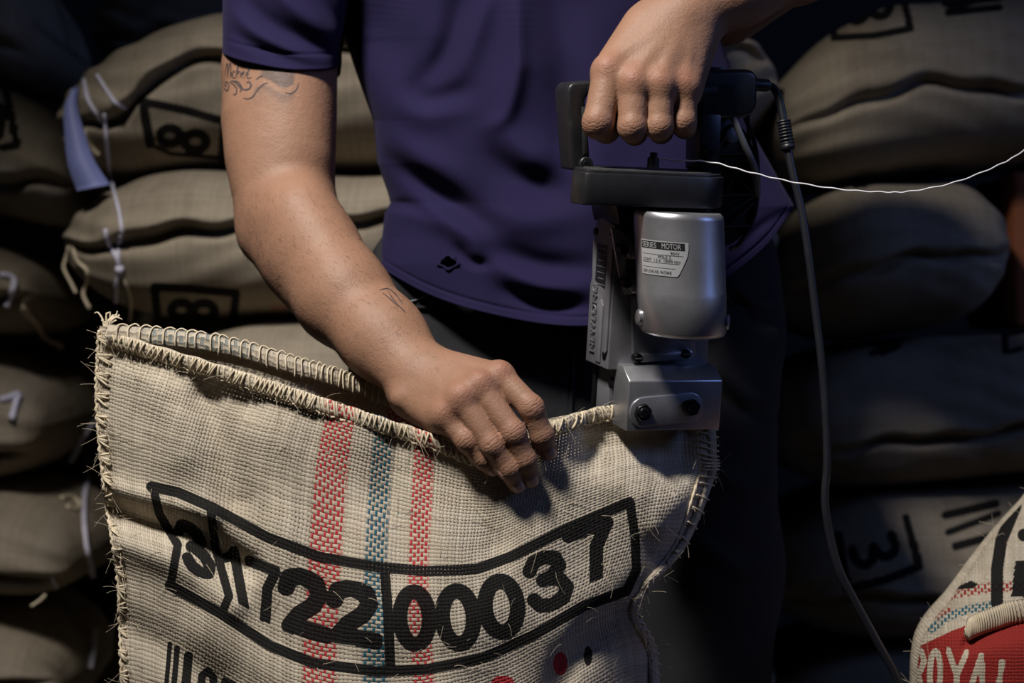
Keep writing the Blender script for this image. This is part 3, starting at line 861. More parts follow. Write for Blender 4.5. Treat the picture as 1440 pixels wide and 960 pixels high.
def sack_d(px, py):
    px = np.asarray(px, float); py = np.asarray(py, float)
    d = 0.055 * (1 - ((px - 545) / 440) ** 2)
    d = d - 0.055 * np.clip((px - 885) / 120, 0, 1.3) ** 2
    d = d - 0.05 * sstep(px, 790, 920) * sstep(py, 835, 920)
    d = d - 0.02 * sstep(px, 830, 990) * sstep(py, 700, 820)
    d = d + 0.03 * sstep(py, 640, 900) * np.exp(-((px - 600) / 210) ** 2)
    d = d - 0.0395 * sstep(px, 786, 846) * sstep(px, 1004, 955) * sstep(py, 655, 600)      # the edge runs through the slot of the machine
    for poly, w, h in FOLDS:
        d = d + h * np.exp(-(seg_dist(px, py, poly) / w) ** 2)
    return d
def sack_Y(px, py): return 1.5 - sack_d(px, py)
def sack_px(u, v):
    """u (n,), v (m,) -> px, py arrays (m, n)"""
    ax = cub(u, UC, SX); ay = cub(u, UC, SY)            # rows of control
    return cub(v, VC, ax.T).T, cub(v, VC, ay.T).T
W_M = 0.63
nu_ = 560
uu = np.linspace(0, 1, nu_)
vv = np.concatenate([np.linspace(0, VC[5] + 0.03, 330), np.linspace(VC[5] + 0.035, VC[-1], 60)])
pxg, pyg = sack_px(uu, vv)
rs = np.random.RandomState(7)
small = sum(rs.uniform(.3, 1) * np.sin(pxg * a + pyg * b_ + p_) for a, b_, p_ in zip(rs.uniform(-.06, .06, 9), rs.uniform(-.06, .06, 9), rs.uniform(0, 6, 9)))
YG = sack_Y(pxg, pyg) + 0.0010 * small
low = sstep(pyg, 1000, 1500)
YG = YG * (1 - low) + (1.5 - 0.12 * np.sqrt(np.clip(1 - ((uu[None, :] - .5) / .5) ** 2, 0, 1))) * low
SV = P(pxg, pyg, YG)
SV[-1, :, 2] = 0.004
suv = np.stack([np.repeat(uu[None, :] * W_M, len(vv), 0), np.repeat(-vv[:, None], nu_, 1)], -1)
ik = Ink(pxg, pyg)
# ---- printed number band  3 | 1722 | 00037
top_l = [(213, 684), (250, 692), (300, 714), (375, 755), (450, 783), (530, 797), (600, 803), (670, 800), (720, 782), (800, 742), (885, 706)]
bot_l = [(239, 823), (310, 862), (380, 908), (440, 932), (530, 944), (600, 941), (680, 925), (750, 893), (820, 852), (880, 831)]
ik.line(top_l, 7.5); ik.line(bot_l, 7.5)
ik.line([(215, 684), (224, 722), (250, 766), (240, 822)], 6)
ik.line([(296, 714), (303, 770), (322, 838), (312, 862)], 6)
ik.line([(541, 800), (546, 868), (549, 940)], 7)
ik.line([(886, 706), (893, 755), (895, 800), (881, 831)], 6.5)
ik.glyph('3', (275, 773), (48, 22), (26, 84), 8)
ik.glyph('1', (331, 807), (44, 22), (16, 88), 7)
ik.glyph('7', (371, 830), (46, 18), (4, 90), 7.5)
ik.glyph('2', (428, 848), (70, 20), (4, 98), 12.5)
ik.glyph('2', (497, 862), (74, 12), (2, 92), 12.5)
ik.glyph('0', (583, 869), (64, 2), (2, 98), 10.5)
ik.glyph('0', (644, 868), (68, -6), (8, 98), 11)
ik.glyph('0', (705, 853), (70, -14), (12, 94), 11)
ik.glyph('3', (772, 816), (68, -22), (18, 84), 10)
ik.glyph('7', (832, 775), (66, -24), (14, 82), 9.5)
# ---- the next printed line, cut by the frame
ik.line([(239, 905), (232, 985)], 3.2); ik.line([(249, 911), (243, 985)], 4); ik.line([(265, 922), (258, 1000)], 6.5)
ik.line([(280, 1010), (284, 950), (292, 943), (300, 952), (300, 1020)], 5.5); ik.line([(310, 1020), (316, 957), (328, 962)], 5)
ik.line([(350, 1040), (356, 985), (374, 992), (372, 1040)], 6); ik.line([(392, 1050), (398, 1005), (424, 1015)], 6)
# ---- printed berries
ik.blob(788, 933, 10, 16, 3, 1.2); ik.blob(707, 960, 16, 10, 3, 1.2); ik.blob(827, 922, 6, 14, 0, 0.9)
# ---- coloured warp stripes
U2 = np.repeat(uu[None, :], len(vv), 0).ravel()
def stripe(c, hw, ch):
    ik.c[:, ch] = np.maximum(ik.c[:, ch], sstep(np.abs(U2 - c), hw + .0025, hw - .0025))
stripe(.393, .024, 1); stripe(.466, .016, 2); stripe(.530, .016, 1)
sk = empty('burlap_sack', (P(540, 1900, 1.5)[0], 1.5, 0.0), 'open burlap sack printed 3 1722 00037 with red and teal stripes under the sewing machine', 'sack')
front = mesh_obj('front_panel', SV.reshape(-1, 3), grid_faces(nu_, len(vv))[:, ::-1], M['burlap'], sk, uv=suv.reshape(-1, 2), attrs={'ink': ik.c})
# ---- back panel with the open mouth
BX0 = np.array([140, 300, 430, 510, 600, 700, 800, 900, 1003.]); BY0 = np.array([458, 474, 510, 536, 575, 598, 583, 568, 574.])
nub = 240; ub = np.linspace(0, 1, nub); vb = np.concatenate([np.linspace(0, .1, 40), np.linspace(.11, VC[-1], 60)])
tb = np.linspace(0, 1, 9)
bx_t, by_t = cub(ub, tb, BX0), cub(ub, tb, BY0)
fx, fy = sack_px(ub, vb)
ft = sstep(vb, 0, .10)[:, None]
bpx = bx_t[None, :] * (1 - ft) + fx * ft
bpy_ = (by_t[None, :] + vb[:, None] * 1467 * 0.9) * (1 - ft) + fy * ft
gap = (0.085 * np.sin(math.pi * ub) ** 0.8)[None, :] * (0.75 + 0.5 * sstep(vb, 0.05, 0.5)[:, None]) * (1 - 0.93 * sstep(ub, .68, .80))[None, :]
sfy = np.minimum(bpy_, 1000)
YB = np.maximum(sack_Y(bpx, sfy), 1.45) + gap
YB = YB + (0.055 * np.exp(-((ub - .50) / .14) ** 2))[None, :] * (1 - sstep(vb, .02, .22))[:, None]      # the rim stands off behind the wrist
YB = np.minimum(YB, 1.62)
edge = np.minimum(1, np.minimum(ub, 1 - ub) / 0.05)[None, :]
YB = YB * edge + (sack_Y(bpx, sfy)) * (1 - edge)
lowb = sstep(bpy_, 1000, 1500)
YB = YB * (1 - lowb) + (1.5 + 0.10 * np.sqrt(np.clip(1 - ((ub[None, :] - .5) / .5) ** 2, 0, 1))) * lowb
BV = P(bpx, bpy_, YB); BV[-1, :, 2] = 0.004
ikb = Ink(bpx, bpy_)
UB2 = np.repeat(ub[None, :], len(vb), 0).ravel()
for c_, hw, ch in ((.45, .022, 1), (.51, .02, 2)):
    ikb.c[:, ch] = sstep(np.abs(UB2 - c_), hw + .003, hw - .003)
mesh_obj('back_panel', BV.reshape(-1, 3), grid_faces(nub, len(vb)), M['burlap_in'], sk, uv=np.stack([UB2 * W_M, -np.repeat(vb[:, None], nub, 1).ravel()], -1), attrs={'ink': ikb.c})

def S_at(u, v, off=0.0):
    """points on the front panel (paired arrays), lifted off along the surface normal"""
    u = np.atleast_1d(np.asarray(u, float)); v = np.broadcast_to(np.asarray(v, float), u.shape)
    def one(u, v):
        u = np.clip(u, 0, 1)
        ax = cub(u, UC, SX).T; ay = cub(u, UC, SY).T
        vq = np.clip(v, 0, VC[-1])
        def row(a):
            h = np.diff(VC); d = np.diff(a, axis=1) / h
            m = np.concatenate([d[:, :1], (d[:, :-1] * h[1:] + d[:, 1:] * h[:-1]) / (h[1:] + h[:-1]), d[:, -1:]], 1)
            i = np.clip(np.searchsorted(VC, vq) - 1, 0, len(VC) - 2); r = np.arange(len(vq))
            t = (vq - VC[i]) / h[i]
            return ((1 + 2 * t) * (1 - t) ** 2 * a[r, i] + t * (1 - t) ** 2 * h[i] * m[r, i] + t * t * (3 - 2 * t) * a[r, i + 1] + t * t * (t - 1) * h[i] * m[r, i + 1])
        px, py = row(ax), row(ay)
        return P(px, py, sack_Y(px, py))
    p = one(u, v); e = 2e-3
    du = one(np.minimum(u + e, 1), v) - one(np.maximum(u - e, 0), v); dv = one(u, v + e) - one(u, np.maximum(v - e, 0))
    n = np.cross(dv, du); n /= np.linalg.norm(n, axis=-1)[:, None] + 1e-12
    n[n[:, 1] > 0] *= -1
    return p + n * np.broadcast_to(off, u.shape)[:, None], n, dv / (np.linalg.norm(dv, axis=-1)[:, None] + 1e-12), du / (np.linalg.norm(du, axis=-1)[:, None] + 1e-12)

# ---- rolled front hem
uh = np.linspace(0.012, 0.85, 420)
p, n, dn, _ = S_at(uh, 0.0)
th = np.arange(14) * 2 * math.pi / 14
hw = 0.0068 * (1 + 0.10 * np.sin(uh * 140))
hv = p[:, None, :] + (0.0045 + hw[:, None, None] * np.cos(th)[None, :, None]) * dn[:, None, :] + (0.0012 + 0.0030 * np.sin(th))[None, :, None] * n[:, None, :]
hik = np.zeros((len(uh) * 14, 4)); uh2 = np.repeat(uh, 14)
for c_, w_, ch in ((.393, .026, 1), (.466, .018, 2), (.530, .017, 1)): hik[:, ch] = np.maximum(hik[:, ch], sstep(np.abs(uh2 - c_), w_ + .004, w_ - .004))
huv = np.stack([uh2 * W_M, np.tile(th, len(uh)) * 0.005], -1)
mesh_obj('top_hem', hv.reshape(-1, 3), [tuple(q) for q in grid_faces(14, len(uh), True)[:, ::-1]], M['burlap_in'], sk, uv=huv, attrs={'ink': hik})
def stitches(name, fn, mat):
    ac = Acc(); fn(ac); return ac.obj(name, mat, sk)
rs = np.random.RandomState(11)
def hem_st(ac):
    step = 0.0085
    for u0 in np.arange(0.02, 0.85, step):
        a = u0 + rs.normal(0, .0012); b_ = a + step * (1.15 + rs.normal(0, .15))
        for s_, (ua, ubb) in ((0, (a, b_)), (1, (b_ - step * .3, a + step * .35))):
            if s_ and rs.rand() < 0.35: continue
            vv_ = np.linspace(-.0022, 0.0118, 6); us = np.linspace(ua, ubb, 6)
            q, nn, dd, _ = S_at(us, 0.0)
            q = q + dd * vv_[:, None] + nn * (0.0012 + 0.0040 * np.sqrt(np.clip(1 - ((vv_ - .0045) / .0078) ** 2, 0, 1)) + 0.0006 * s_)[:, None]
            ac.add(*tube(q, 0.00085 + 0.0003 * rs.rand(), 6))
    us = np.linspace(0.06, 0.85, 900)
    q, nn, dd, _ = S_at(us, 0.0)
    ph = us / step * math.pi
    q = q + dd * (0.0118 + 0.0007 * np.sin(ph))[:, None] + nn * 0.0014
    ac.add(*tube(q, 0.0011 + 0.0005 * np.abs(np.sin(ph)), 6))
stitches('hem_stitching', hem_st, M['jute'])
# ---- back hem with loop stitches
ubh = np.linspace(0.01, 0.60, 260)
def back_at(u, dz=0.0, dy=0.0):
    x = cub(u, tb, BX0); y = cub(u, tb, BY0)
    yy = np.interp(u, ub, YB[0])
    q = P(x, y, yy); q[:, 2] -= dz; q[:, 1] += dy
    return q
q = back_at(ubh)
bv = q[:, None, :] + np.stack([0 * th, -0.0035 + 0.0028 * np.sin(th), -0.006 + 0.0085 * np.cos(th)], -1)[None]
bik = np.zeros((len(ubh) * 14, 4)); ub3 = np.repeat(ubh, 14)
bik[:, 2] = 0.55 * sstep(ub3, .04, .06) * sstep(ub3, .185, .17)
bik[:, 1] = sstep(np.abs(ub3 - .455), .028, .022); bik[:, 2] = np.maximum(bik[:, 2], sstep(np.abs(ub3 - .512), .022, .017))
mesh_obj('back_hem', bv.reshape(-1, 3), [tuple(f_) for f_ in grid_faces(14, len(ubh), True)], M['burlap_in'], sk, uv=np.stack([ub3 * W_M, np.tile(th, len(ubh)) * .005], -1), attrs={'ink': bik})
def back_st(ac):
    step = 0.0125
    for u0 in np.arange(0.02, 0.59, step):
        us = np.array([u0, u0 + .0004, u0 + .001, u0 + step * .5, u0 + step]) + rs.normal(0, .0012)
        dz = np.array([.014 + rs.normal(0, .001), .007, -.001, -.0042, -.002])
        q = back_at(us, dz); q[:, 1] -= np.array([.0075, .0088, .0062, .0035, .0035])
        ac.add(*tube(spline(q + rs.normal(0, .0004, q.shape), 12), 0.0008, 6))
stitches('back_hem_stitching', back_st, M['jute'])
# ---- left seam: edge cord and blanket stitches
def left_st(ac):
    vs = np.linspace(0, 0.40, 260)
    q, nn, dd, uu_ = S_at(np.full(len(vs), 0.002), vs)
    q = q - uu_ * 0.0020 + nn * 0.0008 + np.stack([0.0007 * np.sin(vs * 900), 0 * vs, 0 * vs], -1)
    ac.add(*tube(q, 0.0015 + 0.0004 * np.sin(vs * 350 * 2), 7))
    for v0 in np.arange(0.006, 0.39, 0.0182):
        c0 = v0 + rs.normal(0, .0015)
        for k in (-1, 0, 1, 2):
            L_ = rs.uniform(.0125, .0165); spread = k * 0.0036 + rs.normal(0, .0010)
            us = np.linspace(0.001, L_ / W_M, 6)
            va = np.clip(c0 + np.linspace(0, 1, 6) ** 0.8 * spread, 0, 1)
            q, nn, _, uu_ = S_at(us, va)
            q = q - uu_ * 0.0016 + nn * (0.0008 + 0.0022 * np.sin(np.linspace(0.2, math.pi, 6)))[:, None]
            ac.add(*tube(q, np.linspace(0.0014, 0.0009, 6), 6))
        if rs.rand() < 0.6:
            q, nn, _, uu_ = S_at(0.003, c0)
            v_, f_ = lathe([(0.0003, -.0025), (.0022, -.001), (.0022, .001), (0.0003, .0025)], 8)
            ac.add(v_ + q[0] - uu_[0] * .0025, f_)
stitches('side_seam_stitching', left_st, M['jute'])
# ---- tuft of frayed ends at the corner
def tuft(ac):
    for i in range(11):
        a = rs.uniform(-.4, 1.0); L_ = rs.uniform(14, 30)
        p0 = (148 + rs.uniform(-5, 8), 462)
        pts = [p0, (p0[0] + L_ * .2 * a, p0[1] - L_ * .45), (p0[0] + L_ * .7 * a + rs.uniform(-6, 6), p0[1] - L_ * .8), (p0[0] + L_ * 1.0 * a + rs.uniform(-8, 8), p0[1] - L_ * rs.uniform(.6, 1.0))]
        q = spline(pts, 10)
        ac.add(*tube(P(q[:, 0], q[:, 1], 1.492 + rs.uniform(-.006, .006)), np.linspace(.0013, .0006, 10), 5))
stitches('frayed_tuft', tuft, M['jute'])
# ---- right seam: folded border with stitches
vr = np.linspace(0.0, VC[5] + .05, 220)
qa, na, _, ua = S_at(np.full(len(vr), 0.999), vr)
rv = qa[:, None, :] + ua[:, None, :] * (-0.0065 + 0.0075 * np.cos(th))[None, :, None] + na[:, None, :] * (0.0012 + 0.0032 * np.sin(th))[None, :, None]
rik = np.zeros((len(vr) * 14, 4))
mesh_obj('side_border', rv.reshape(-1, 3), [tuple(f_) for f_ in grid_faces(14, len(vr), True)], M['burlap_in'], sk, uv=np.stack([np.tile(th, len(vr)) * .006, np.repeat(vr, 14)], -1), attrs={'ink': rik})
def right_st(ac):
    for v0 in np.arange(0.004, VC[5] + .03, 0.0105):
        us = np.linspace(0.974, 1.0, 5); va = v0 + np.linspace(0, .006, 5) + rs.normal(0, .0008)
        q, nn, _, uu_ = S_at(us, va)
        ac.add(*tube(q + nn * 0.0040 + uu_ * 0.0005, 0.0009, 5))
    vs = np.linspace(0, VC[5] + .04, 260)
    q, nn, _, uu_ = S_at(np.full(len(vs), 0.974), vs)
    ac.add(*tube(q + nn * 0.0006, 0.0013 + .0004 * np.sin(vs * 900), 6))
stitches('side_border_stitching', right_st, M['jute'])
# ---- loose fibres
def fibres(ac):
    for i in range(520):
        k = rs.rand()
        if k < .22: u0, v0 = rs.uniform(0, .02), rs.uniform(0, .36)
        elif k < .45: u0, v0 = rs.uniform(.02, .85), rs.uniform(0, .012)
        elif k < .62: u0, v0 = rs.uniform(.975, 1), rs.uniform(0, .36)
        else: u0, v0 = rs.uniform(.02, .98), rs.uniform(.01, .36)
        L_ = rs.uniform(.006, .022); q, nn, dd, uu_ = S_at(u0, v0, .001)
        a = rs.uniform(0, 6.28); dr = math.cos(a) * uu_[0] + math.sin(a) * dd[0] + nn[0] * rs.uniform(0.1, .9 if k < .62 else .35)
        cv = np.cross(dr, nn[0]) * rs.uniform(-.8, .8)
        t = np.linspace(0, 1, 6)[:, None]
        ac.add(*tube(q[0] + dr * L_ * t + cv * L_ * t ** 2 - np.array([0, 0, .25]) * L_ * t ** 2, np.linspace(.00022, .00012, 6), 3, False))
fo = stitches('loose_fibres', fibres, M['jute']); fo['kind'] = 'stuff'

# ================================================================== closed red-printed sack in the corner
rk = empty('printed_sack', (P(1500, 1500, 1.5)[0], 1.5, 0.0), 'closed burlap sack printed in red with pale ROYAL lettering below its folded hem', 'sack')
RL = [(690, 1452), (705, 1440), (735, 1412), (765, 1388), (800, 1364), (840, 1338), (880, 1307), (900, 1297), (930, 1291), (980, 1289), (1100, 1286), (1900, 1300)]
nr, nc = 260, 220
vrow = np.concatenate([np.linspace(688, 1010, 200), np.linspace(1020, 1935, 60)])
xl = cub(vrow, [a for a, _ in RL], [b_ for _, b_ in RL])
cc = 1560.0
phi = np.linspace(0, math.pi, nc)
RPX = xl[:, None] + (2 * (cc - xl))[:, None] * (0.5 - 0.5 * np.cos(phi))[None, :]
RPY = np.repeat(vrow[:, None], nc, 1) + 0 * RPX
RPY = RPY - 12 * np.sin(phi)[None, :] * sstep(vrow, 860, 800)[:, None]
Ybase = 1.60 - 0.16 * np.sin(phi)[None, :] ** 0.8 * (0.35 + 0.65 * sstep(vrow, 690, 930))[:, None]
Ybase = Ybase + 0.12 * sstep(RPY, 900, 700)
hem_l = [(1352, 892), (1368, 880), (1400, 868), (1440, 858), (1560, 846)]
hy = np.interp(RPX, [a for a, _ in hem_l], [b_ for _, b_ in hem_l])
Ybase = Ybase + 0.012 * np.exp(-((RPY - hy - 18) / 14) ** 2) * sstep(RPX, 1340, 1370)
RV = P(RPX, RPY, Ybase); RV[-1, :, 2] = 0.004
kr = Ink(RPX, RPY)
redtop = [(1286, 912), (1310, 900), (1340, 886), (1362, 878), (1440, 866), (1700, 850), (1700, 1100), (1280, 1100)]
kr.fill(redtop, 3, 1.0)
kr.line([(1322, 840), (1350, 833), (1390, 826), (1440, 824), (1560, 820)], 7, 1)
kr.line([(1318, 866), (1335, 858)], 5, 1)
kr.line([(1310, 884), (1335, 866), (1360, 857), (1392, 851)], 6, 2)
kr.fill([(1338, 830), (1352, 822), (1366, 816), (1376, 821), (1370, 826), (1350, 828)], 0, 1.0)
kr.line([(1428, 712), (1408, 760), (1402, 800), (1402, 848)], 8.5, 0)
kr.line([(1440, 752), (1500, 752)], 9, 0); kr.fill([(1428, 788), (1500, 784), (1500, 845), (1422, 838)], 0, 1.0)
keep = kr.c[:, 3].copy()
kw_ = Ink(RPX, RPY)
for ch, c_ in (('R', (1290, 944)), ('O', (1315, 944)), ('Y', (1346, 946)), ('A', (1376, 954)), ('L', (1414, 964))):
    kw_.glyph(ch, c_, (24 if ch == 'O' else 30, 4), (-10 if ch in 'AL' else -2, 74), 4.2)
kr.c[:, 3] = keep * (1 - kw_.c[:, 0])
# back half mirrored in depth so that the sack is closed
RB = RV.copy(); RB[..., 1] = 2 * RV[:, :1, 1] - RV[..., 1]; RE = P(RPX, RPY, np.repeat(Ybase[:, :1], nc, 1)); RB[..., 0] = RE[..., 0]; RB[..., 2] = RE[..., 2]; RB[-1, :, 2] = 0.004
allv = np.concatenate([RV.reshape(-1, 3), RB.reshape(-1, 3)])
fr = grid_faces(nc, len(vrow))[:, ::-1]
fb = grid_faces(nc, len(vrow)) + len(vrow) * nc
ruv = np.stack([RPX / 1480, -RPY / 1480], -1).reshape(-1, 2)
mesh_obj('bag', allv, np.concatenate([fr, fb]), M['burlap_red'], rk, uv=np.concatenate([ruv, ruv]), attrs={'ink': np.concatenate([kr.c, kr.c * 0])})
hq = spline([(1356, 889, 0), (1368, 880, 1), (1400, 868, 1), (1440, 858, 1), (1560, 848, 1)], 120)
hY = np.array([Ybase[np.argmin(abs(vrow - b_)), np.argmin(abs(RPX[np.argmin(abs(vrow - b_))] - a))] for a, b_, _ in hq])
hY = np.convolve(np.pad(hY, 4, mode='edge'), np.ones(9) / 9, 'valid')
hc = P(hq[:, 0], hq[:, 1], hY - 0.006)
fat = np.interp(np.arange(120), [0, 15, 119], [0.25, 1, 1.1])
hvv = hc[:, None, :] + fat[:, None, None] * np.stack([0 * th, 0.006 * np.sin(th), 0.0105 * np.cos(th)], -1)[None]
hemr = mesh_obj('folded_hem', hvv.reshape(-1, 3), [tuple(f_) for f_ in grid_faces(14, 120, True)] + [tuple(range(14))], M['burlap_in'], rk, uv=np.stack([np.repeat(np.arange(120) * .0012, 14), np.tile(th, 120) * .006], -1), attrs={'ink': np.zeros((1680, 4))})
ac = Acc()
for i in range(2, 116, 3):
    q = hc[[i, i + 1, i + 2, i + 3, i + 3]] + fat[i] * np.stack([np.zeros(5), [-.003, -.0062, -.0074, -.0062, -.002], [.0105, .006, 0, -.006, -.0105]], -1)
    ac.add(*tube(q, 0.0010, 5))
ac.obj('stitching', M['jute'], hemr)
ac = Acc()
for i in range(50):
    r_ = rs.randint(0, 190); c_ = rs.randint(0, 60) if rs.rand() < .5 else 0
    p0 = RV[r_, c_]; dr = unit([rs.uniform(-1, .2), -0.6, rs.uniform(-.3, 1)]); cv = rs.normal(0, .6, 3); t = np.linspace(0, 1, 6)[:, None]; L_ = rs.uniform(.006, .02)
    ac.add(*tube(p0 + dr * L_ * t + cv * L_ * t * t, .0002, 3, False))
ac.obj('loose_fibres', M['jute'], rk)['kind'] = 'stuff'

# ================================================================== portable bag-closing machine
YAW, TILT = math.radians(20), math.radians(9)
Nh = np.array([math.sin(YAW), -math.cos(YAW), 0.0]); Zw = np.array([0, 0, 1.0])
XL = np.array([math.cos(YAW), math.sin(YAW), 0.0])
ZL = math.cos(TILT) * Zw + math.sin(TILT) * Nh
NL = math.cos(TILT) * Nh - math.sin(TILT) * Zw
OM = P(930, 400, 1.5)
def Wd(ahd):
    q = np.asarray(ahd, float)
    return OM + q[..., 0:1] * XL + q[..., 1:2] * ZL + q[..., 2:3] * NL
def Lp(px, py, d):
    """photo pixel at local depth d -> (a, h) on the machine"""
    kx, ky = (px - 720) / F, (py - 480) / F
    B = OM + d * NL
    A = np.array([[XL[0] - kx * XL[1], ZL[0] - kx * ZL[1]], [XL[2] + ky * XL[1], ZL[2] + ky * ZL[1]]])
    r = np.array([-(B[0] - kx * B[1]), -(B[2] - ZC + ky * B[1])])
    return np.linalg.solve(A, r)
mc = empty('bag_sewing_machine', Wd(np.array([0, -.14, 0])), 'silver and black handheld bag sewing machine clamped on the sack edge', 'sewing machine')
def part(name, vf, mat, parent=None, smooth=True):
    v, f = vf
    o = mesh_obj(name, Wd(v), f, mat, parent or mc, smooth)
    if smooth:
        md = o.modifiers.new('weighted', 'WEIGHTED_NORMAL') if False else None
        try: o.data.set_sharp_from_angle(angle=math.radians(40))
        except Exception: pass
    return o
def outl(pts, d): return [tuple(Lp(x, y, d)) for x, y in pts]
def pr(name, pts, d0, d1, mat, bev=.0012, parent=None, seg=2):
    return part(name, prism(outl(pts, d1), d0, d1, bev, seg), mat, parent)
def disc(c, r, d0, d1, n=20, inner=None):
    """short cylinder facing the front"""
    v, f = lathe([(r * .96, d0), (r, d0 + .0004), (r, d1 - .0006), (r * .9, d1)], n)
    return v + np.array([c[0], c[1], 0]), f
def hexhead(c, r, d0, d1):
    v, f = prism([(c[0] + r * math.cos(math.radians(60 * k + 15)), c[1] + r * math.sin(math.radians(60 * k + 15))) for k in range(6)], d0, d1, .0008, 1)
    return v, f

# gear housing: box behind the motor whose left cheek shows
aL, _ = Lp(862, 400, 0.0); aR, _ = Lp(1003, 400, 0.0)
hT = Lp(874, 318, 0.0)[1]; hB = Lp(874, 520, 0.0)[1]
dB = -0.056
sec = [(dB, hB), (0, hB), (0, hT - .004), (-.006, hT), (dB + .018, hT + .006), (dB + .006, hT), (dB, hT - .02), (dB + .003, hT - .055), (dB, hT - .062)]
v, f = prism(sec, aL, aR, .0016, 2); v = v[:, [2, 1, 0]]
housing = part('gear_housing', (v, [q[::-1] for q in f]), M['castgrey'])
def cheek(d, h, out=0.0): return np.array([aL - out, h, d])
def cheek_part(name, poly, t, mat, bev=.0006, parent=None):
    v, f = prism(poly, 0, t, bev, 2)
    q = np.stack([aL - v[:, 2], v[:, 1], v[:, 0]], -1)
    return part(name, (q, f), mat, parent)
hm = Lp(855, 400, -.04)[1]
plate = cheek_part('name_plate', [(-.042, hm + .004), (-.015, hm - .002), (-.015, hm + .040), (-.042, hm + .040)], .0008, M['labelblack'], .0002)
cheek_part('cheek_cover', [(-.013, hT - .008), (-.002, hT - .012), (-.002, hB + .018), (-.010, hB + .010), (-.014, hB + .012)], .0022, M['castgrey'])
cheek_part('cheek_rib', [(-.030, hB + .004), (-.018, hB + .004), (-.018, hm - .018), (-.024, hm - .012), (-.030, hm - .018)], .0014, M['castgrey'])
def text_geo(s, size, extr=0.0):
    cu = bpy.data.curves.new('t', 'FONT'); cu.body = s; cu.size = size; cu.extrude = extr; cu.resolution_u = 3
    o = bpy.data.objects.new('t', cu); C.objects.link(o)
    dg = bpy.context.evaluated_depsgraph_get(); dg.update()
    me = bpy.data.meshes.new_from_object(o.evaluated_get(dg))
    v = np.array([tuple(q.co) for q in me.vertices]); f = [tuple(p.vertices) for p in me.polygons]
    bpy.data.objects.remove(o); bpy.data.meshes.remove(me); bpy.data.curves.remove(cu)
    return v, f
tv_, tf_ = text_geo('NEWLONG', .017, .0010)
tv_ -= [tv_[:, 0].min(), tv_[:, 1].min(), 0]
Lt = tv_[:, 0].max()
h0 = hB + .012
tq_ = np.stack([aL - .0010 - (tv_[:, 2] + .0010) * .5, h0 + tv_[:, 0] * (.066 / Lt), -.034 - tv_[:, 1] * 1.0 + .0], -1)
o = part('raised_lettering', (tq_, tf_), M['embossed'], smooth=False); o['label'] = 'raised bare metal letters NEWLONG'
for (px, py, dd) in ((839, 325, -.048), (866, 498, -.008)):
    v, f = lathe([(.0035, 0), (.0035, .0018), (.0022, .0024)], 14)
    hh = Lp(px, py, dd)[1]
    part('screw', (np.stack([aL - v[:, 2], hh + v[:, 0], dd + v[:, 1]], -1), [q[::-1] for q in f]), M['blackmetal'])
for k, hh in enumerate(np.linspace(hm + .036, hm + .004, 7)):
    part('engraved_line', (lambda vf: (np.stack([aL - .0009 - vf[0][:, 2], hh - k * .0004 + vf[0][:, 1], -.0285 + vf[0][:, 0]], -1), vf[1]))(box_bm(.022 - .004 * (k % 3), .0007, .0004)), M['greycable'], plate, False)

# motor bracket with clamp straps
pr('motor_bracket', [(860, 321), (866, 320), (892, 340), (897, 350), (897, 366), (881, 366), (881, 386), (899, 386), (903, 414), (878, 414), (870, 384)], 0.0, .0045, M['steel'], .0008)
pr('clamp_strap', [(884, 341), (905, 343), (905, 365), (886, 365), (881, 352)], .0035, .014, M['steel'], .002)
pr('clamp_strap', [(886, 392), (907, 392), (907, 413), (890, 413), (884, 402)], .0035, .014, M['steel'], .002)
for c_ in ((877, 351), (881, 398)):
    b_ = part('clamp_screw', disc(Lp(*c_, .014), .0047, .003, .017), M['blackmetal'])
    part('socket', disc(Lp(*c_, .0172), .0022, .0168, .0174, 6), M['rubber'], b_)
pr('front_plate', [(888, 416), (976, 414), (978, 500), (972, 504), (896, 509), (891, 506)], 0.0, .006, M['steel'], .0008)
pr('front_plate_lip', [(900, 499), (974, 493), (976, 503), (902, 510)], .004, .010, M['steel'], .0012)
for c_ in ((898, 504), (966, 498)):
    b_ = part('plate_screw', disc(Lp(*c_, .012), .0046, .004, .012), M['blackmetal'])
    part('slot', (lambda vf: (vf[0] + np.array([*Lp(*c_, .012), .0118]), vf[1]))(box_bm(.0065, .0012, .0012)), M['castgrey'], b_, False)

# motor can
mr = .0418; md = .047
ma, mh0 = Lp(960, 473, md)[0], Lp(960, 470, md)[1]
mh1 = Lp(955, 297, md)[1]
sh = (Lp(954, 297, md)[0] - ma) / (mh1 - mh0)
def motor_at(al, r, h):
    return np.stack([ma + sh * (h - mh0) + r * np.sin(al), h, md + r * np.cos(al)], -1)
prof = [(0.001, mh0), (mr * .83, mh0), (mr * .92, mh0 + .0015), (mr * .97, mh0 + .005)]
hs_ = mh0 + (mh1 - mh0) * .36
prof += [(mr * 1.004, hs_ - .0006), (mr * .997, hs_), (mr * .997, mh1 - .006), (mr * .975, mh1 - .0022), (mr * .93, mh1 - .0003), (0.001, mh1)]
na_ = 72; al = np.arange(na_) * 2 * math.pi / na_
mv = np.concatenate([motor_at(al, np.full(na_, r), np.full(na_, h)) for r, h in prof])
motor = part('motor', (mv, [tuple(q) for q in grid_faces(na_, len(prof), True)]), M['steel'])
part('motor_boss', (lambda vf: (vf[0][:, [0, 2, 1]] * [1, -1, 1] + np.array([ma + .004, mh0 - .001, md]), vf[1]))(lathe([(.010, 0), (.010, .003), (.008, .004)], 20)), M['blackmetal'], motor)
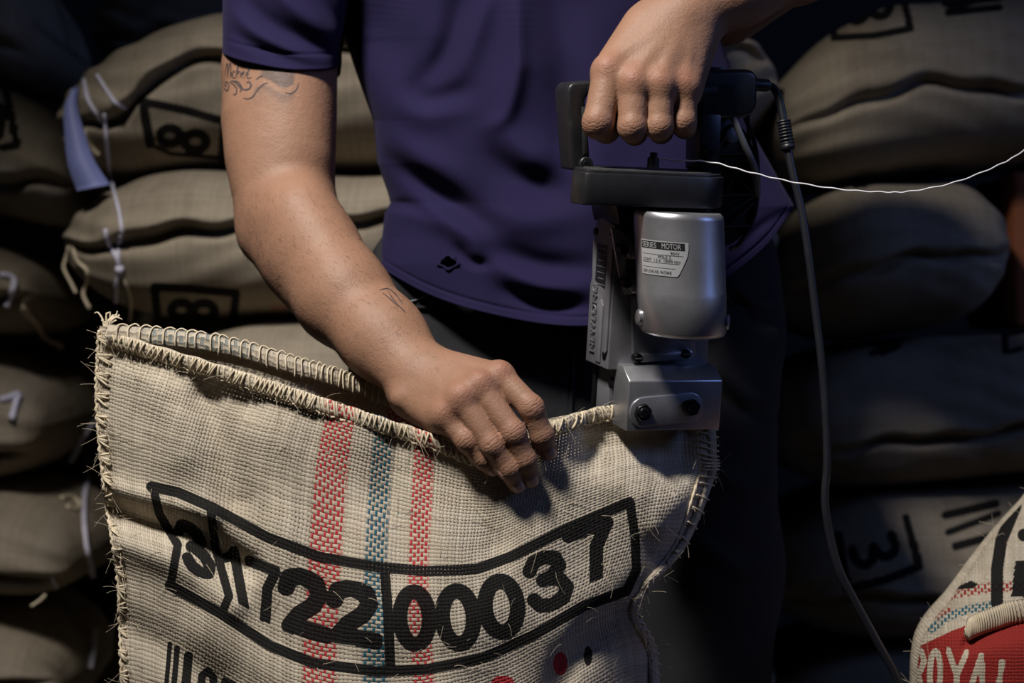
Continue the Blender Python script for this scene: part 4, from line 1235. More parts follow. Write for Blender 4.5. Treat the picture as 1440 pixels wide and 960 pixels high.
for al0, hh in ((-1.72, Lp(903, 447, md)[1]), (.98, Lp(1025, 448, md)[1])):
    c_ = motor_at(np.array([al0]), np.array([mr]), np.array([hh]))[0]
    ax_ = np.array([math.sin(al0), 0, math.cos(al0)]); tx = np.array([math.cos(al0), 0, -math.sin(al0)])
    v, f = lathe([(.0075, -.002), (.0075, .0012), (.0062, .0022), (.003, .0024)], 20)
    part('brush_cap', (c_ + v[:, :1] * tx + v[:, 1:2] * np.array([0, 1, 0]) + v[:, 2:] * ax_, f), M['steel'], motor)
# rating label wrapped on the can
def wrap(s_, h, lift=.0004): return motor_at(LA0 + s_ / mr, np.full(np.shape(s_), mr + lift), h)
vis = -math.radians(13)
LA0 = vis - math.asin(.93)
LA1 = vis - math.asin(.03)
lw = (LA1 - LA0) * mr
lh1, lh0 = Lp(925, 339, md + .03)[1], Lp(925, 388, md + .03)[1]
lh = lh1 - lh0
def wrap_quad(name, s0, s1, h0_, h1_, lift, mat, cut=None, n=18, parent=None):
    s_ = np.linspace(s0, s1, n); top_ = np.full(n, h1_); bot_ = np.full(n, h0_)
    if cut is not None: bot_ = np.maximum(bot_, cut(s_))
    v = np.concatenate([wrap(s_, bot_, lift), wrap(s_, top_, lift)])
    return part(name, (v, [tuple(q) for q in grid_faces(n, 2)]), mat, parent)
jag = lambda s_: lh0 + lh * np.interp(s_ / lw, [0, .78, .82, .88, .93, .97, 1], [0, 0, .10, .28, .45, .58, .80]) 
lab = wrap_quad('rating_label', 0, lw, lh0, lh1, .00035, M['labelwhite'], jag, 40, motor)
wrap_quad('label_header', .02 * lw, .93 * lw, lh1 - .24 * lh, lh1 - .03 * lh, .0005, M['labelblack'], None, 24, motor)
for k in range(3): wrap_quad('label_rule', .03 * lw, (.9, .82, .74)[k] * lw, lh1 - (.405, .64, .78)[k] * lh, lh1 - (.395, .63, .77)[k] * lh, .0005, M['labelblack'], None, 20, motor)
def wrap_text(s, size, s0, h, mat, maxw):
    v, f = text_geo(s, size); x = v[:, 0] - v[:, 0].min(); sc = min(1.0, maxw / x.max())
    part('label_text', (wrap(s0 + x * sc, h + v[:, 1], .0007), f), mat, motor, False)
wrap_text('SERIES', .0068, .05 * lw, lh1 - .21 * lh, M['labelwhite'], .34 * lw)
wrap_text('MOTOR', .0068, .50 * lw, lh1 - .21 * lh, M['labelwhite'], .36 * lw)
wrap_text('90W', .0040, .66 * lw, lh1 - .37 * lh, M['labelblack'], .2 * lw)
wrap_text('POLE 2', .0040, .42 * lw, lh1 - .50 * lh, M['labelblack'], .3 * lw)
wrap_text('CONT  1.3 A  10000 rpm', .0040, .06 * lw, lh1 - .60 * lh, M['labelblack'], .78 * lw)
wrap_text('NEW LONG IND. MACHINE', .0042, .05 * lw, lh0 + .06 * lh, M['labelblack'], .62 * lw)

# sewing foot block: front shoe, rear shoe and bridge with a slot for the sack between them
fa0, fh1 = Lp(885, 536, .030); fa1, _ = Lp(1017, 530, .030)
fh0 = Lp(885, 606, .030)[1]; fht = Lp(880, 514, .012)[1]
secf = [(-.006, fh0), (.030, fh0), (.030, fh1), (.013, fht), (-.006, fht)]
v, f = prism(secf, fa0, fa1, .0014, 2)
foot = part('front_shoe', (v[:, [2, 1, 0]], [q[::-1] for q in f]), M['steel'])
v, f = prism([(-.056, fh0 + .002), (-.020, fh0 + .002), (-.020, fht), (-.056, fht)], fa0 + .002, fa1 - .004, .0014, 2)
part('rear_shoe', (v[:, [2, 1, 0]], [q[::-1] for q in f]), M['castgrey'])
v, f = prism([(-.030, fht - .014), (.0, fht - .014), (.0, fht - .0004), (-.030, fht - .0004)], fa0 + .001, fa1 - .003, .0008, 1)
part('shoe_bridge', (v[:, [2, 1, 0]], [q[::-1] for q in f]), M['castgrey'])
v, f = box_bm(.0016, fht - fh0 - .004, .007, .0004, 1)
part('shoe_edge_guard', (v + np.array([fa0 - .0004, (fht + fh0) / 2, -.052]), f), M['blackmetal'])
oc = Lp(938.5, 576.5, .033)
rot = math.atan2(*(np.array(Lp(973, 573, .033)) - np.array(Lp(905, 580, .033)))[::-1])
ow = np.linalg.norm(np.array(Lp(990, 574, .033)) - np.array(Lp(887, 580, .033)))
pl = [(oc[0] + x * math.cos(rot) - y * math.sin(rot), oc[1] + x * math.sin(rot) + y * math.cos(rot)) for x, y in round_rect(ow, .0285, .0138, 8)]
ov = part('oval_plate', prism(pl, .028, .0325, .0010, 2), M['steel'])
for c_ in ((905, 580), (973, 573)):
    hb = part('hex_bolt', hexhead(Lp(*c_, .036), .0088, .032, .038), M['blackmetal'], ov)
    part('bolt_end', disc(Lp(*c_, .039), .0045, .0375, .041), M['blackmetal'], ov)
v, f = lathe([(.0052, 0), (.0052, .0016), (.004, .0022)], 16)
hh = Lp(858, 538, -.012)[1]
part('shoe_screw', (np.stack([fa0 - v[:, 2], hh + v[:, 0], -.010 + v[:, 1]], -1), [q[::-1] for q in f]), M['blackmetal'])

# black tray under the handle
ta0 = Lp(803, 265, .055)[0]; ta1 = Lp(1014, 262, .050)[0]
th1 = Lp(900, 245, .060)[1]; th0 = Lp(900, 291, .060)[1]
tc = (ta0 + ta1) / 2
rr = [(Lp(x, 265, d)[0], d) for x, d in ((1013, -.042), (1017, .036), (1014, .048), (1003, .058), (990, .060), (832, .060), (822, .058), (805, .040), (803, .034), (806, -.042))][::-1]
tcx = np.mean([q[0] for q in rr])
def shrink(k): return [(tcx + (a - tcx) * k, .01 + (d - .01) * k) for a, d in rr]
def hpr(name, outline, h0_, h1_, mat, bev=.002, parent=None):
    v, f = prism(outline, h0_, h1_, bev, 2)
    return part(name, (v[:, [0, 2, 1]], [q[::-1] for q in f]), mat, parent)
tray = hpr('tray', rr, th0, th1, M['blackplastic'], .0022)
hpr('tray_rim', shrink(.97), th1 - .002, th1 + .0022, M['blackplastic'], .0008, tray)
hpr('dusty_top', shrink(.85), th1, th1 + .003, M['dusty'], .0008, tray)
pr('drive_neck', [(866, 287), (1000, 287), (1000, 318), (872, 318)], -.06, .005, M['blackplastic'], .002)
part('thread_guide', (lambda vf: (vf[0][:, [0, 2, 1]] * [1, 1, -1] + np.array([*Lp(918, 236, .03), .03]), vf[1]))(lathe([(.0055, 0), (.0055, .009), (.0035, .010), (.0035, .014), (.001, .0145)], 14)), M['blackplastic'])

# handle: left post, grip bar, switch housing, right post
pr('handle_post', [(806, 240), (798, 130), (800, 121), (806, 116), (838, 113), (839, 128), (828, 133), (823, 140), (829, 205), (831, 240)], -.038, -.004, M['blackplastic'], .003, None, 3)
pr('post_channel', [(818, 150), (823, 150), (827, 215), (820, 218)], -.0045, -.0032, M['dusty'], .0003)
for c_, dd in (((825, 231), .000), ((1001, 214), .014)):
    b_ = part('screw_boss', disc(Lp(*c_, dd), .0068, dd - .02, dd, 24), M['blackplastic'])
    part('screw', disc(Lp(*c_, dd + .001), .0038, dd - .002, dd + .0012, 16), M['blackmetal'], b_)
GRIP = Wd(np.array([[*Lp(x, 132, -.009), -.009] for x in (822, 880, 940, 1000)]))
v, f = tube(np.array([[*Lp(835, 130, -.009), -.009], [*Lp(880, 133, -.009), -.009], [*Lp(940, 133, -.009), -.009], [*Lp(1000, 130, -.009), -.009]]), [.0135, .0135, .0135, .0145], 18)
part('grip', (v, f), M['blackplastic'])
pr('switch_housing', [(984, 108), (992, 99), (1050, 97), (1062, 99), (1067, 108), (1066, 150), (1058, 162), (1040, 168), (984, 166)], -.038, .004, M['blackplastic'], .005, None, 3)
pr('lock_button', [(1002, 94), (1019, 94), (1020, 101), (1001, 101)], -.016, -.002, M['blackplastic'], .001)
ac = Acc(); c_ = Lp(1023, 129, .0042)
for i in range(-6, 7):
    for j in range(-6, 7):
        x, y = i * .0014 + (j % 2) * .0007, j * .0013
        if x * x + y * y < .0077 ** 2:
            v, f = box_bm(.0009, .0007, .0009); ac.add(v + np.array([c_[0] + x, c_[1] + y, .0042]), f)
v = np.concatenate(ac.v); part('grip_dots', (v, ac.f), M['dusty'], smooth=False)['kind'] = 'stuff'
tv_, tf_ = text_geo('S24', .0085, .0003)
c0 = Lp(1024, 157, .0042)
part('raised_lettering', (np.stack([tv_[:, 0] + c0[0], tv_[:, 1] + c0[1], tv_[:, 2] + .0042], -1), tf_), M['blackplastic'], smooth=False)
pr('handle_post', [(985, 160), (1016, 160), (1013, 240), (983, 240)], -.024, .008, M['blackplastic'], .003)
# ribbed belt cover
gcx, gcy = 1014, 255
cov = [(gcx + 54 * math.cos(t) * (1.0 if math.cos(t) > 0 else .6), gcy + 92 * math.sin(t)) for t in np.linspace(0, 2 * math.pi, 40, endpoint=False)]
cover = pr('belt_cover', cov, -.050, -.024, M['blackplastic'], .0015)
def rib(a, b_, w=.0016, dd=-.0185):
    p0 = np.array([*Lp(*a, -.02), -.021]); p1 = np.array([*Lp(*b_, -.02), -.021])
    v, f = box_bm(np.linalg.norm(p1 - p0), w, .006, .0004, 1); t = (p1 - p0) / np.linalg.norm(p1 - p0); n_ = np.array([-t[1], t[0], 0])
    part('rib', (v[:, :1] * t + v[:, 1:2] * n_ + v[:, 2:] * np.array([0, 0, 1]) + (p0 + p1) / 2, f), M['dusty'], cover)
for a, b_ in (((1012, 217), (1054, 215)), ((1054, 215), (1020, 268)), ((1018, 225), (1058, 272)), ((1014, 275), (1060, 273)), ((1022, 297), (1060, 276)), ((1026, 316), (1060, 284)), ((1018, 318), (1052, 317)), ((1052, 160), (1058, 270)), ((1012, 205), (1030, 175))): rib(a, b_)
rim = spline([(1048, 165, 0), (1062, 205, 0), (1066, 255, 0), (1060, 305, 0), (1040, 342, 0), (1026, 350, 0)], 30)
v, f = tube(np.array([[*Lp(x, y, -.021), -.021] for x, y, _ in rim]), .0024, 8)
part('rim', (v, f), M['blackplastic'], cover)
b_ = part('cover_screw', disc(Lp(1031, 190, -.018), .0075, -.026, -.018), M['castgrey'], cover)
gq = spline([(1031, 166, .0), (1038, 182, .004), (1048, 206, .004), (1058, 228, .0), (1064, 248, -.01), (1066, 275, -.02)], 30)
part('grey_lead', tube(np.array([[*Lp(x, y, d), d] for x, y, d in gq]), .0034, 12), M['greycable'])
# plug, strain relief, power cord
part('cord_plug', tube(np.array([[*Lp(x, 119 + (x - 1062) * .06, -.008), -.008] for x in (1058, 1064, 1076, 1080, 1082)]), [.0062, .0062, .0062, .0058, .004], 18), M['rubber'])
cpts = np.array([(1078, 120, 1.522), (1088, 124, 1.522), (1096, 140, 1.520), (1101, 165, 1.518), (1106, 195, 1.517), (1113, 235, 1.516), (1127, 295, 1.516), (1138, 365, 1.516), (1146, 430, 1.517), (1155, 505, 1.518), (1161, 580, 1.519), (1163, 650, 1.52), (1160, 700, 1.521), (1166, 748, 1.523),
                 (1180, 800, 1.525), (1205, 850, 1.53), (1235, 905, 1.535), (1262, 958, 1.54), (1268, 1010, 1.545), (1250, 1150, 1.56), (1225, 1500, 1.60), (1210, 1740, 1.66), (1200, 1790, 1.69)])
cs = spline(cpts, 220)
cw = P(cs[:, 0], cs[:, 1], cs[:, 2])
cord = mesh_obj('power_cord', *tube(cw, .0039, 12), M['rubber'], mc)
ac = Acc()
i0 = np.argmin(abs(cs[:, 1] - 172)); i1 = np.argmin(abs(cs[:, 1] - 208))
ts = np.linspace(0, 1, 9)
seg_ = np.stack([np.interp(ts, np.linspace(0, 1, i1 - i0 + 1), cw[i0:i1 + 1, k]) for k in range(3)], -1)
t_ = unit(seg_[-1] - seg_[0])
for k in range(8): ac.add(*tube(np.array([seg_[k] - t_ * .0009, seg_[k] + t_ * .0009]), .0068, 14))
ac.add(*tube(seg_, np.linspace(.0050, .0058, 9), 14)); ac.add(*tube(np.array([seg_[-1] - t_ * .003, seg_[-1] + t_ * .003]), .0066, 14))
ac.obj('strain_relief', M['rubber'], mc)

# white sewing thread running in from the spool side
tp = np.array([(917, 223, 1.462), (950, 225, 1.46), (1000, 228, 1.458), (1050, 241, 1.458), (1110, 255, 1.458), (1180, 266, 1.458), (1240, 270, 1.456), (1280, 269, 1.455), (1340, 257, 1.452), (1400, 234, 1.45), (1440, 211, 1.448), (1500, 160, 1.44), (1560, 100, 1.43)])
q = spline(tp, 160)
wv_ = P(q[:, 0], q[:, 1], q[:, 2]); wv_[:, 2] += 0.0004 * np.sin(np.arange(160) * .9)
thr = mesh_obj('sewing_thread', *tube(wv_, .00075, 6), M['white_thread'], None, loc=tuple(wv_[0]))
tag(thr, 'thin white sewing thread curving from the machine tray past the power cord', 'thread')

# ================================================================== the worker
def PR(px, py, Y, r): return (P(px, py, Y), r * Y / F)
red_pts = []      # (point, radius, weight)
nails = []
wrink = []
creases = []      # (joint, along, dorsal, radius, weight)
def finger(fld, joints, rad, nail_n, dors=None, root=.018):
    pts = np.array([P(*j) for j in joints]); r = [q * j[2] / F for q, j in zip(rad, joints)]
    fld.finger(pts, r, root=root)
    for i in range(1, len(pts) - 1):
        t = unit(unit(pts[i + 1] - pts[i]) + unit(pts[i] - pts[i - 1])); n = unit(dors - t * np.dot(dors, t))
        fld.ell(pts[i] + n * r[i] * .22, [t, n, np.cross(t, n)], [r[i] * 1.05, r[i] * .80, r[i] * .86], .004)
        red_pts.append((pts[i] + n * r[i], r[i] * 1.0, .45 if i == 1 else .25)); creases.append((pts[i], t, n, r[i], 1.0 if i == 1 else .8))
    if nail_n is not None:
        t = unit(pts[-1] - pts[-2]); n = unit(nail_n - t * np.dot(nail_n, t)); b_ = np.cross(t, n)
        nails.append((pts[-1] + t * r[-1] * .12, t, b_, n, r[-1]))
        red_pts.append((pts[-1], r[-1] * 1.4, .4))

# ---- right arm and pressing hand (fine grid)
fr_ = Field((-0.36, 1.37, 0.80), (0.075, 1.84, 1.50), 0.00155)
arm = [PR(404, -130, 1.735, 76), PR(397, 0, 1.72, 72), PR(393, 100, 1.70, 74.5), PR(392, 170, 1.685, 73.5), PR(394, 225, 1.672, 69.5), PR(400, 275, 1.660, 64), PR(408, 312, 1.645, 63),
       PR(438, 358, 1.615, 65), PR(482, 417, 1.575, 64), PR(538, 474, 1.535, 57)]
fr_.chain(arm, .02)
fr_.cone(*[q[0] for q in (PR(538, 474, 1.535, 0), PR(592, 531, 1.497, 0))], 57 * 1.535 / F, 48 * 1.497 / F, .02, n=(0.25, -0.95, 0.2), sq=1.18)
# biceps / forearm muscle masses, elbow bone, ulna head
fr_.cone(P(415, 120, 1.665), P(420, 210, 1.65), .034, .024, .03)
fr_.cone(P(425, 300, 1.605), P(485, 395, 1.56), .030, .020, .03)
fr_.ell(P(366, 322, 1.655), np.eye(3), [.020, .022, .026], .022)
fr_.cone(P(374, 340, 1.64), P(425, 415, 1.60), .018, .012, .022)
fr_.ell(P(566, 560, 1.475), np.eye(3), [.011, .010, .010], .012)
# palm
wristp = P(594, 533, 1.495)
MC = [P(702, 528, 1.450), P(673, 543, 1.440), P(647, 560, 1.436), P(624, 584, 1.440)]
mcr = [.0128, .0132, .0126, .0118]
dors_r = unit([0.25, -0.80, 0.55])
for i, (m_, r_) in enumerate(zip(MC, mcr)):
    st_ = wristp + np.array([[.010, -.002, .012], [.002, -.004, .004], [-.004, -.003, -.005], [-.010, .0, -.014]][i])
    fr_.cone(st_, m_ - dors_r * .003, .0200, r_ + .001, .012, n=dors_r, sq=1.12)
    fr_.cone(st_ - dors_r * .010, m_ - dors_r * .014, .016, .011, .014)
    fr_.ell(m_ + dors_r * (.0042 if i else .002), np.eye(3), [.0105, .0095, .0100], .012)
    red_pts.append((m_ + dors_r * .011, .011, .8)); wrink.append((m_ + dors_r * .011, .012))
for i in range(3):   # tendons
    fr_.cone(wristp + dors_r * .0165 + np.array([.012, 0, .004]), MC[i] + dors_r * .0095, .0028, .0030, .008)
def sY(px, py, off): return float(sack_Y(px, py)) - off
finger(fr_, [(702, 528, 1.450), (747, 573, 1.434), (762, 612, 1.440), (771, 634, sY(771, 634, .0075))], [19, 17.4, 16, 13.4], np.array([0.25, -1, -.15]), unit([.45, -.8, .35]))
finger(fr_, [(673, 543, 1.440), (722, 608, 1.428), (738, 646, 1.435), (746, 672, sY(746, 672, .0080))], [19.5, 17.4, 15.6, 13.4], np.array([0.15, -1, -.15]), unit([.35, -.85, .35]))
finger(fr_, [(647, 560, 1.436), (692, 625, 1.428), (715, 659, 1.434), (727, 680, sY(727, 680, .0080))], [19, 17, 15.2, 13.2], np.array([0.1, -1, -.2]), unit([.3, -.85, .35]))
finger(fr_, [(624, 584, 1.440), (655, 619, 1.432), (679, 645, 1.437), (692, 658, sY(692, 658, .0078))], [17.5, 15.4, 13.8, 11.8], np.array([0.1, -1, -.2]), unit([.25, -.85, .35]))
# thumb inside the sack mouth
fr_.chain([(P(628, 560, 1.485), .016), (P(668, 590, 1.505), .0135), (P(712, 618, 1.512), .0115), (P(742, 634, 1.512), .0095)], .008)
RVv, RVf = fr_.mesh(1)
del fr_

# ---- left forearm and gripping hand
fl_ = Field((0.04, 1.36, 1.10), (0.46, 1.66, 1.50), 0.00155)
larm = [PR(964, 22, 1.472, 46), PR(1036, -16, 1.487, 49), PR(1120, -56, 1.51, 56), PR(1215, -104, 1.52, 64), PR(1300, -145, 1.525, 62)]
fl_.chain(larm, .02)
fl_.ell(P(985, 55, 1.462), np.eye(3), [.010, .009, .012], .012)
LW = P(955, 34, 1.466)
LM = [P(856, 100, 1.440), P(891, 117, 1.432), P(928, 119, 1.434), P(963, 121, 1.444)]
dl = unit([-0.15, -0.93, 0.30])
for i, m_ in enumerate(LM):
    st_ = LW + np.array([[-.022, .004, .006], [-.010, -.004, .002], [.004, -.004, 0], [.016, .002, -.006]][i])
    r_ = (.0145, .0135, .013, .012)[i]
    fl_.cone(st_, m_ - dl * .003, .0200, r_ + .0015, .012)
    fl_.cone(st_ - dl * .012, m_ - dl * .016, .018, .014, .014)
    fl_.ell(m_ + dl * .0035, np.eye(3), [.0105, .010, .0110], .012)
    red_pts.append((m_ + dl * .012, .011, .8)); wrink.append((m_ + dl * .012, .011))
    fl_.cone(LW + dl * .014 + np.array([-.006 + .006 * i, 0, 0]), m_ + dl * .0100, .0030, .0034, .006)
fl_.cone(P(905, 40, 1.472), P(868, 92, 1.462), .019, .015, .015)      # web towards the thumb
finger(fl_, [(857, 102, 1.440), (841, 172, 1.431), (852, 182, 1.456), (872, 166, 1.482)], [24, 21.5, 18, 14], None, unit([-.35, -.9, -.25]))
finger(fl_, [(891, 119, 1.432), (889, 178, 1.430), (892, 186, 1.456), (902, 167, 1.484)], [21.5, 20, 17, 14], None, unit([0, -.9, -.4]))
finger(fl_, [(928, 121, 1.434), (927, 177, 1.434), (929, 184, 1.460), (934, 165, 1.488)], [20.5, 19, 16.5, 14], None, unit([0, -.9, -.4]))
finger(fl_, [(963, 123, 1.444), (961, 170, 1.445), (962, 178, 1.468), (964, 160, 1.492)], [19.5, 18, 15.5, 13], None, unit([0, -.9, -.4]))
fl_.chain([(P(912, 52, 1.492), .018), (P(872, 92, 1.506), .0145), (P(862, 130, 1.512), .012), (P(880, 150, 1.510), .010)], .008)   # thumb behind the grip
for a_, b_ in zip(GRIP[:-1], GRIP[1:]): fl_.cone(a_, b_, .0138, .0138, .0015, sub=True)     # the palm closes round the bar
LVv, LVf = fl_.mesh(1)
del fl_

# ---- trunk, upper left arm, neck and head (under the clothes or above the frame)
ft_ = Field((-0.36, 1.40, 0.0), (0.52, 2.0, 1.86), 0.009)
I3 = np.eye(3)
def tc_(z, x=0.03, y=1.765): return np.array([x, y, z])
ft_.ell(tc_(1.30), I3, [.145, .072, .19], .03); ft_.ell(tc_(1.06, .05, 1.775), I3, [.125, .055, .17], .03); ft_.ell(tc_(.93, .05, 1.775), I3, [.135, .055, .12], .03)
ft_.cone(tc_(1.40, -.16), tc_(1.40, .22), .05, .05, .05); ft_.cone(tc_(1.42), tc_(1.56), .055, .052, .03)
ft_.cone(tc_(1.39, -.19), P(396, 0, 1.72), .058, .052, .03)
ft_.chain([(tc_(1.39, .235), .058), (P(1240, -150, 1.62), .045), (P(1300, -145, 1.525), .036)], .02)
ft_.ell(tc_(1.68, .03, 1.74), I3, [.075, .095, .115], .03); ft_.ell(np.array([.03, 1.655, 1.66]), I3, [.013, .018, .022], .012)
for s_ in (-1, 1):
    ft_.ell(np.array([.03 + s_ * .076, 1.75, 1.675]), I3, [.01, .018, .032], .008)
    ft_.ell(np.array([.03 + s_ * .033, 1.652, 1.695]), I3, [.017, .012, .010], .008, sub=True)
for s_, hx, kx_ in ((-1, 615, 608), (1, 975, 985)):
    ft_.chain([(P(hx, 560, 1.775), .062), (P(kx_, 1150, 1.75), .055), (P(kx_, 1680, 1.78), .035)], .04)
TVv, TVf = ft_.mesh(2)
del ft_
pv = np.concatenate([RVv, LVv, TVv]); pf = np.concatenate([RVf, LVf + len(RVv), TVf + len(RVv) + len(LVv)])
sc_ = np.zeros((len(pv), 4))
nf_ = len(RVv) + len(LVv)
hv_ = pv[:nf_]
for c, r, w in red_pts:
    d = np.linalg.norm(hv_ - c, axis=1); sc_[:nf_, 0] = np.maximum(sc_[:nf_, 0], w * np.exp(-(d / r) ** 2))
for c, r in wrink:
    d = np.linalg.norm(hv_ - c, axis=1); sc_[:nf_, 3] = np.maximum(sc_[:nf_, 3], np.exp(-(d / r) ** 2))
cr_ = np.zeros((len(pv), 4))
for c, t, n, r, w in creases:
    q = hv_ - c; a = q @ t; dn = q @ n; rad_ = np.linalg.norm(q - a[:, None] * t, axis=1)
    wt = w * np.exp(-(a / (r * .62)) ** 2) * sstep(dn, r * .1, r * .6) * sstep(rad_, r * 1.7, r * 1.25)
    m_ = wt > cr_[:nf_, 1]
    cr_[:nf_, 0] = np.where(m_, a / .0034 + .25, cr_[:nf_, 0]); cr_[:nf_, 1] = np.where(m_, wt, cr_[:nf_, 1])
# tattoo shading (grey wash) in the arm's skin
ax_px, ax_py = proj(RVv)
wave_t = np.interp(ax_px, [345, 352, 360, 370, 380, 392, 402, 412, 418], [140, 132, 116, 112, 116, 124, 127, 122, 108])
facing = RVv[:, 1] < 1.70
wash_up = sstep(ax_py, 84, 100) * sstep(ax_py, wave_t - 1, wave_t - 5) * sstep(ax_px, 362, 372) * sstep(ax_px, 417, 411) * .75
low_t = wave_t + 6
wash_dn = sstep(ax_py, low_t - 1, low_t + 3) * np.exp(-np.clip(ax_py - low_t, 0, 99) / 9) * sstep(ax_px, 350, 362) * sstep(ax_px, 420, 408) * .75
sc_[:len(RVv), 2] = np.where(facing, np.maximum(wash_up, wash_dn), 0)
person = mesh_obj('person', pv, pf, M['skin'], None, loc=(0.03, 1.765, 0.0), attrs={'skin': sc_, 'crease': cr_})
tag(person, 'person in dark purple T-shirt and black trousers gripping the bag sewing machine', 'person')
bvh = BVHTree.FromPolygons([tuple(q) for q in RVv], [tuple(int(i) for i in q) for q in RVf])
for c, t, b_, n, r in nails:
    nx, ny = 11, 9; gv = []
    for i in range(nx):
        for k in range(ny):
            x = -0.95 + 1.75 * i / (nx - 1); y = -1 + 2 * k / (ny - 1)
            wd = .70 * (1 - .10 * abs(x)) * (1 - max(0, x - .45) ** 2 * 2.2) * (1 - max(0, -x - .6) ** 2 * 3)
            p_ = c + t * (x * r * .92) + b_ * (y * wd * r) + n * .03
            h = bvh.ray_cast(Vector(p_), Vector(-n))
            edge_ = max(abs(y), abs((x + .075) / .875))
            gv.append(np.array(h[0]) + n * (.0007 - .0009 * (edge_ > .98)) if h[0] is not None else p_ - n * .03)
    o = mesh_obj('fingernail', np.array(gv), grid_faces(ny, nx), M['nail'], person)
def on_skin(px, py):
    d = Vector(P(px, py, 1.0)) - Vector((0, 0, ZC)); d.normalize()
    h = bvh.ray_cast(Vector((0, 0, ZC)), d)
    return h
def tattoo(ac, pts, w, n=26, taper=True):
    q = spline(pts, n); L_, R_ = [], []
    for i in range(n):
        h = on_skin(*q[i][:2])
        if h[0] is None: continue
        t = q[min(i + 1, n - 1)][:2] - q[max(i - 1, 0)][:2]; t = t / (np.linalg.norm(t) + 1e-9)
        tw = np.array([t[0], 0, -t[1]]); nn = np.array(h[1]); s_ = unit(np.cross(nn, tw))
        ww = w * (math.sin(math.pi * (i + .6) / (n + .2)) ** .5 if taper else 1)
        p_ = np.array(h[0]) + nn * .0005
        L_.append(p_ + s_ * ww); R_.append(p_ - s_ * ww)
    if len(L_) > 2:
        v = np.stack([np.array(L_), np.array(R_)], 1).reshape(-1, 3)
        ac.add(v, [tuple(f_) for f_ in grid_faces(2, len(L_))])
ac = Acc()
Z = lambda x, y: (300 + x / 8, 60 + y / 8)       # coordinates read from an enlarged crop
for pts, w in (
    ([Z(130, 380), Z(150, 260), Z(165, 240), Z(160, 400)], .0011), ([Z(160, 390), Z(185, 250), Z(200, 245), Z(190, 400)], .0011),
    ([Z(190, 400), Z(205, 330), Z(212, 400)], .0010), ([Z(250, 325), Z(225, 330), Z(222, 385), Z(250, 398)], .0010),
    ([Z(250, 400), Z(275, 280), Z(282, 262), Z(270, 400)], .0010), ([Z(272, 360), Z(295, 325), Z(308, 345), Z(305, 400)], .0010),
    ([Z(315, 365), Z(345, 345), Z(340, 325), Z(318, 360), Z(340, 402)], .0010), ([Z(350, 400), Z(400, 310), Z(425, 280), Z(400, 300), Z(385, 395), Z(435, 390)], .0010), ([Z(365, 330), Z(405, 355)], .0007),
    ([Z(185, 440), Z(230, 470), Z(265, 520), Z(255, 580), Z(225, 578)], .0012), ([Z(200, 430), Z(270, 440), Z(310, 480), Z(325, 520), Z(300, 555)], .0013),
    ([Z(240, 440), Z(300, 500), Z(320, 530)], .0010), ([Z(320, 510), Z(360, 530), Z(410, 515), Z(425, 470), Z(400, 440), Z(375, 452)], .0014),
    ([Z(130, 440), Z(165, 450), Z(180, 490), Z(160, 540), Z(145, 520)], .0013), ([Z(120, 500), Z(150, 540)], .0011), ([Z(125, 470), Z(150, 480), Z(155, 500)], .0010),
    ([Z(340, 625), Z(400, 630), Z(450, 600), Z(500, 530), Z(560, 470), Z(620, 450)], .0009), ([Z(480, 420), Z(520, 385), Z(560, 370)], .0007),
    ([Z(800, 560), Z(870, 570), Z(930, 530), Z(965, 450)], .0006)):
    tattoo(ac, pts, w * .72)
ac.obj('tattoo', M['tattoo'], person)
ac = Acc()
for pts, w in (([(533, 408), (545, 406), (556, 414), (566, 428)], .0011), ([(538, 412), (548, 420), (560, 432)], .0008), ([(545, 408), (555, 424), (571, 440)], .0009)):
    tattoo(ac, pts, w * .7)
ac.obj('tattoo', M['tattoo'], person)
# short dark hairs on the forearm
rs = np.random.RandomState(21)
ac = Acc()
sel = np.where((ax_py > 262) & (ax_py < 520) & (ax_px < 640))[0]
for i in rs.choice(sel, 900):
    p0 = RVv[i]; h = bvh.find_nearest(Vector(p0))
    nn = np.array(h[1]); dr = unit([.62, -.05, -.78] + rs.normal(0, .35, 3)); dr = unit(dr - nn * np.dot(dr, nn) + nn * rs.uniform(.25, .6)); L_ = rs.uniform(.004, .009)
    t = np.linspace(0, 1, 4)[:, None]
    ac.add(*tube(p0 + dr * L_ * t - nn * L_ * .25 * t * t, np.array([.00008, .00007, .00006, .00003]), 3, False))
ac.obj('arm_hair', M['hair'], person)['kind'] = 'stuff'

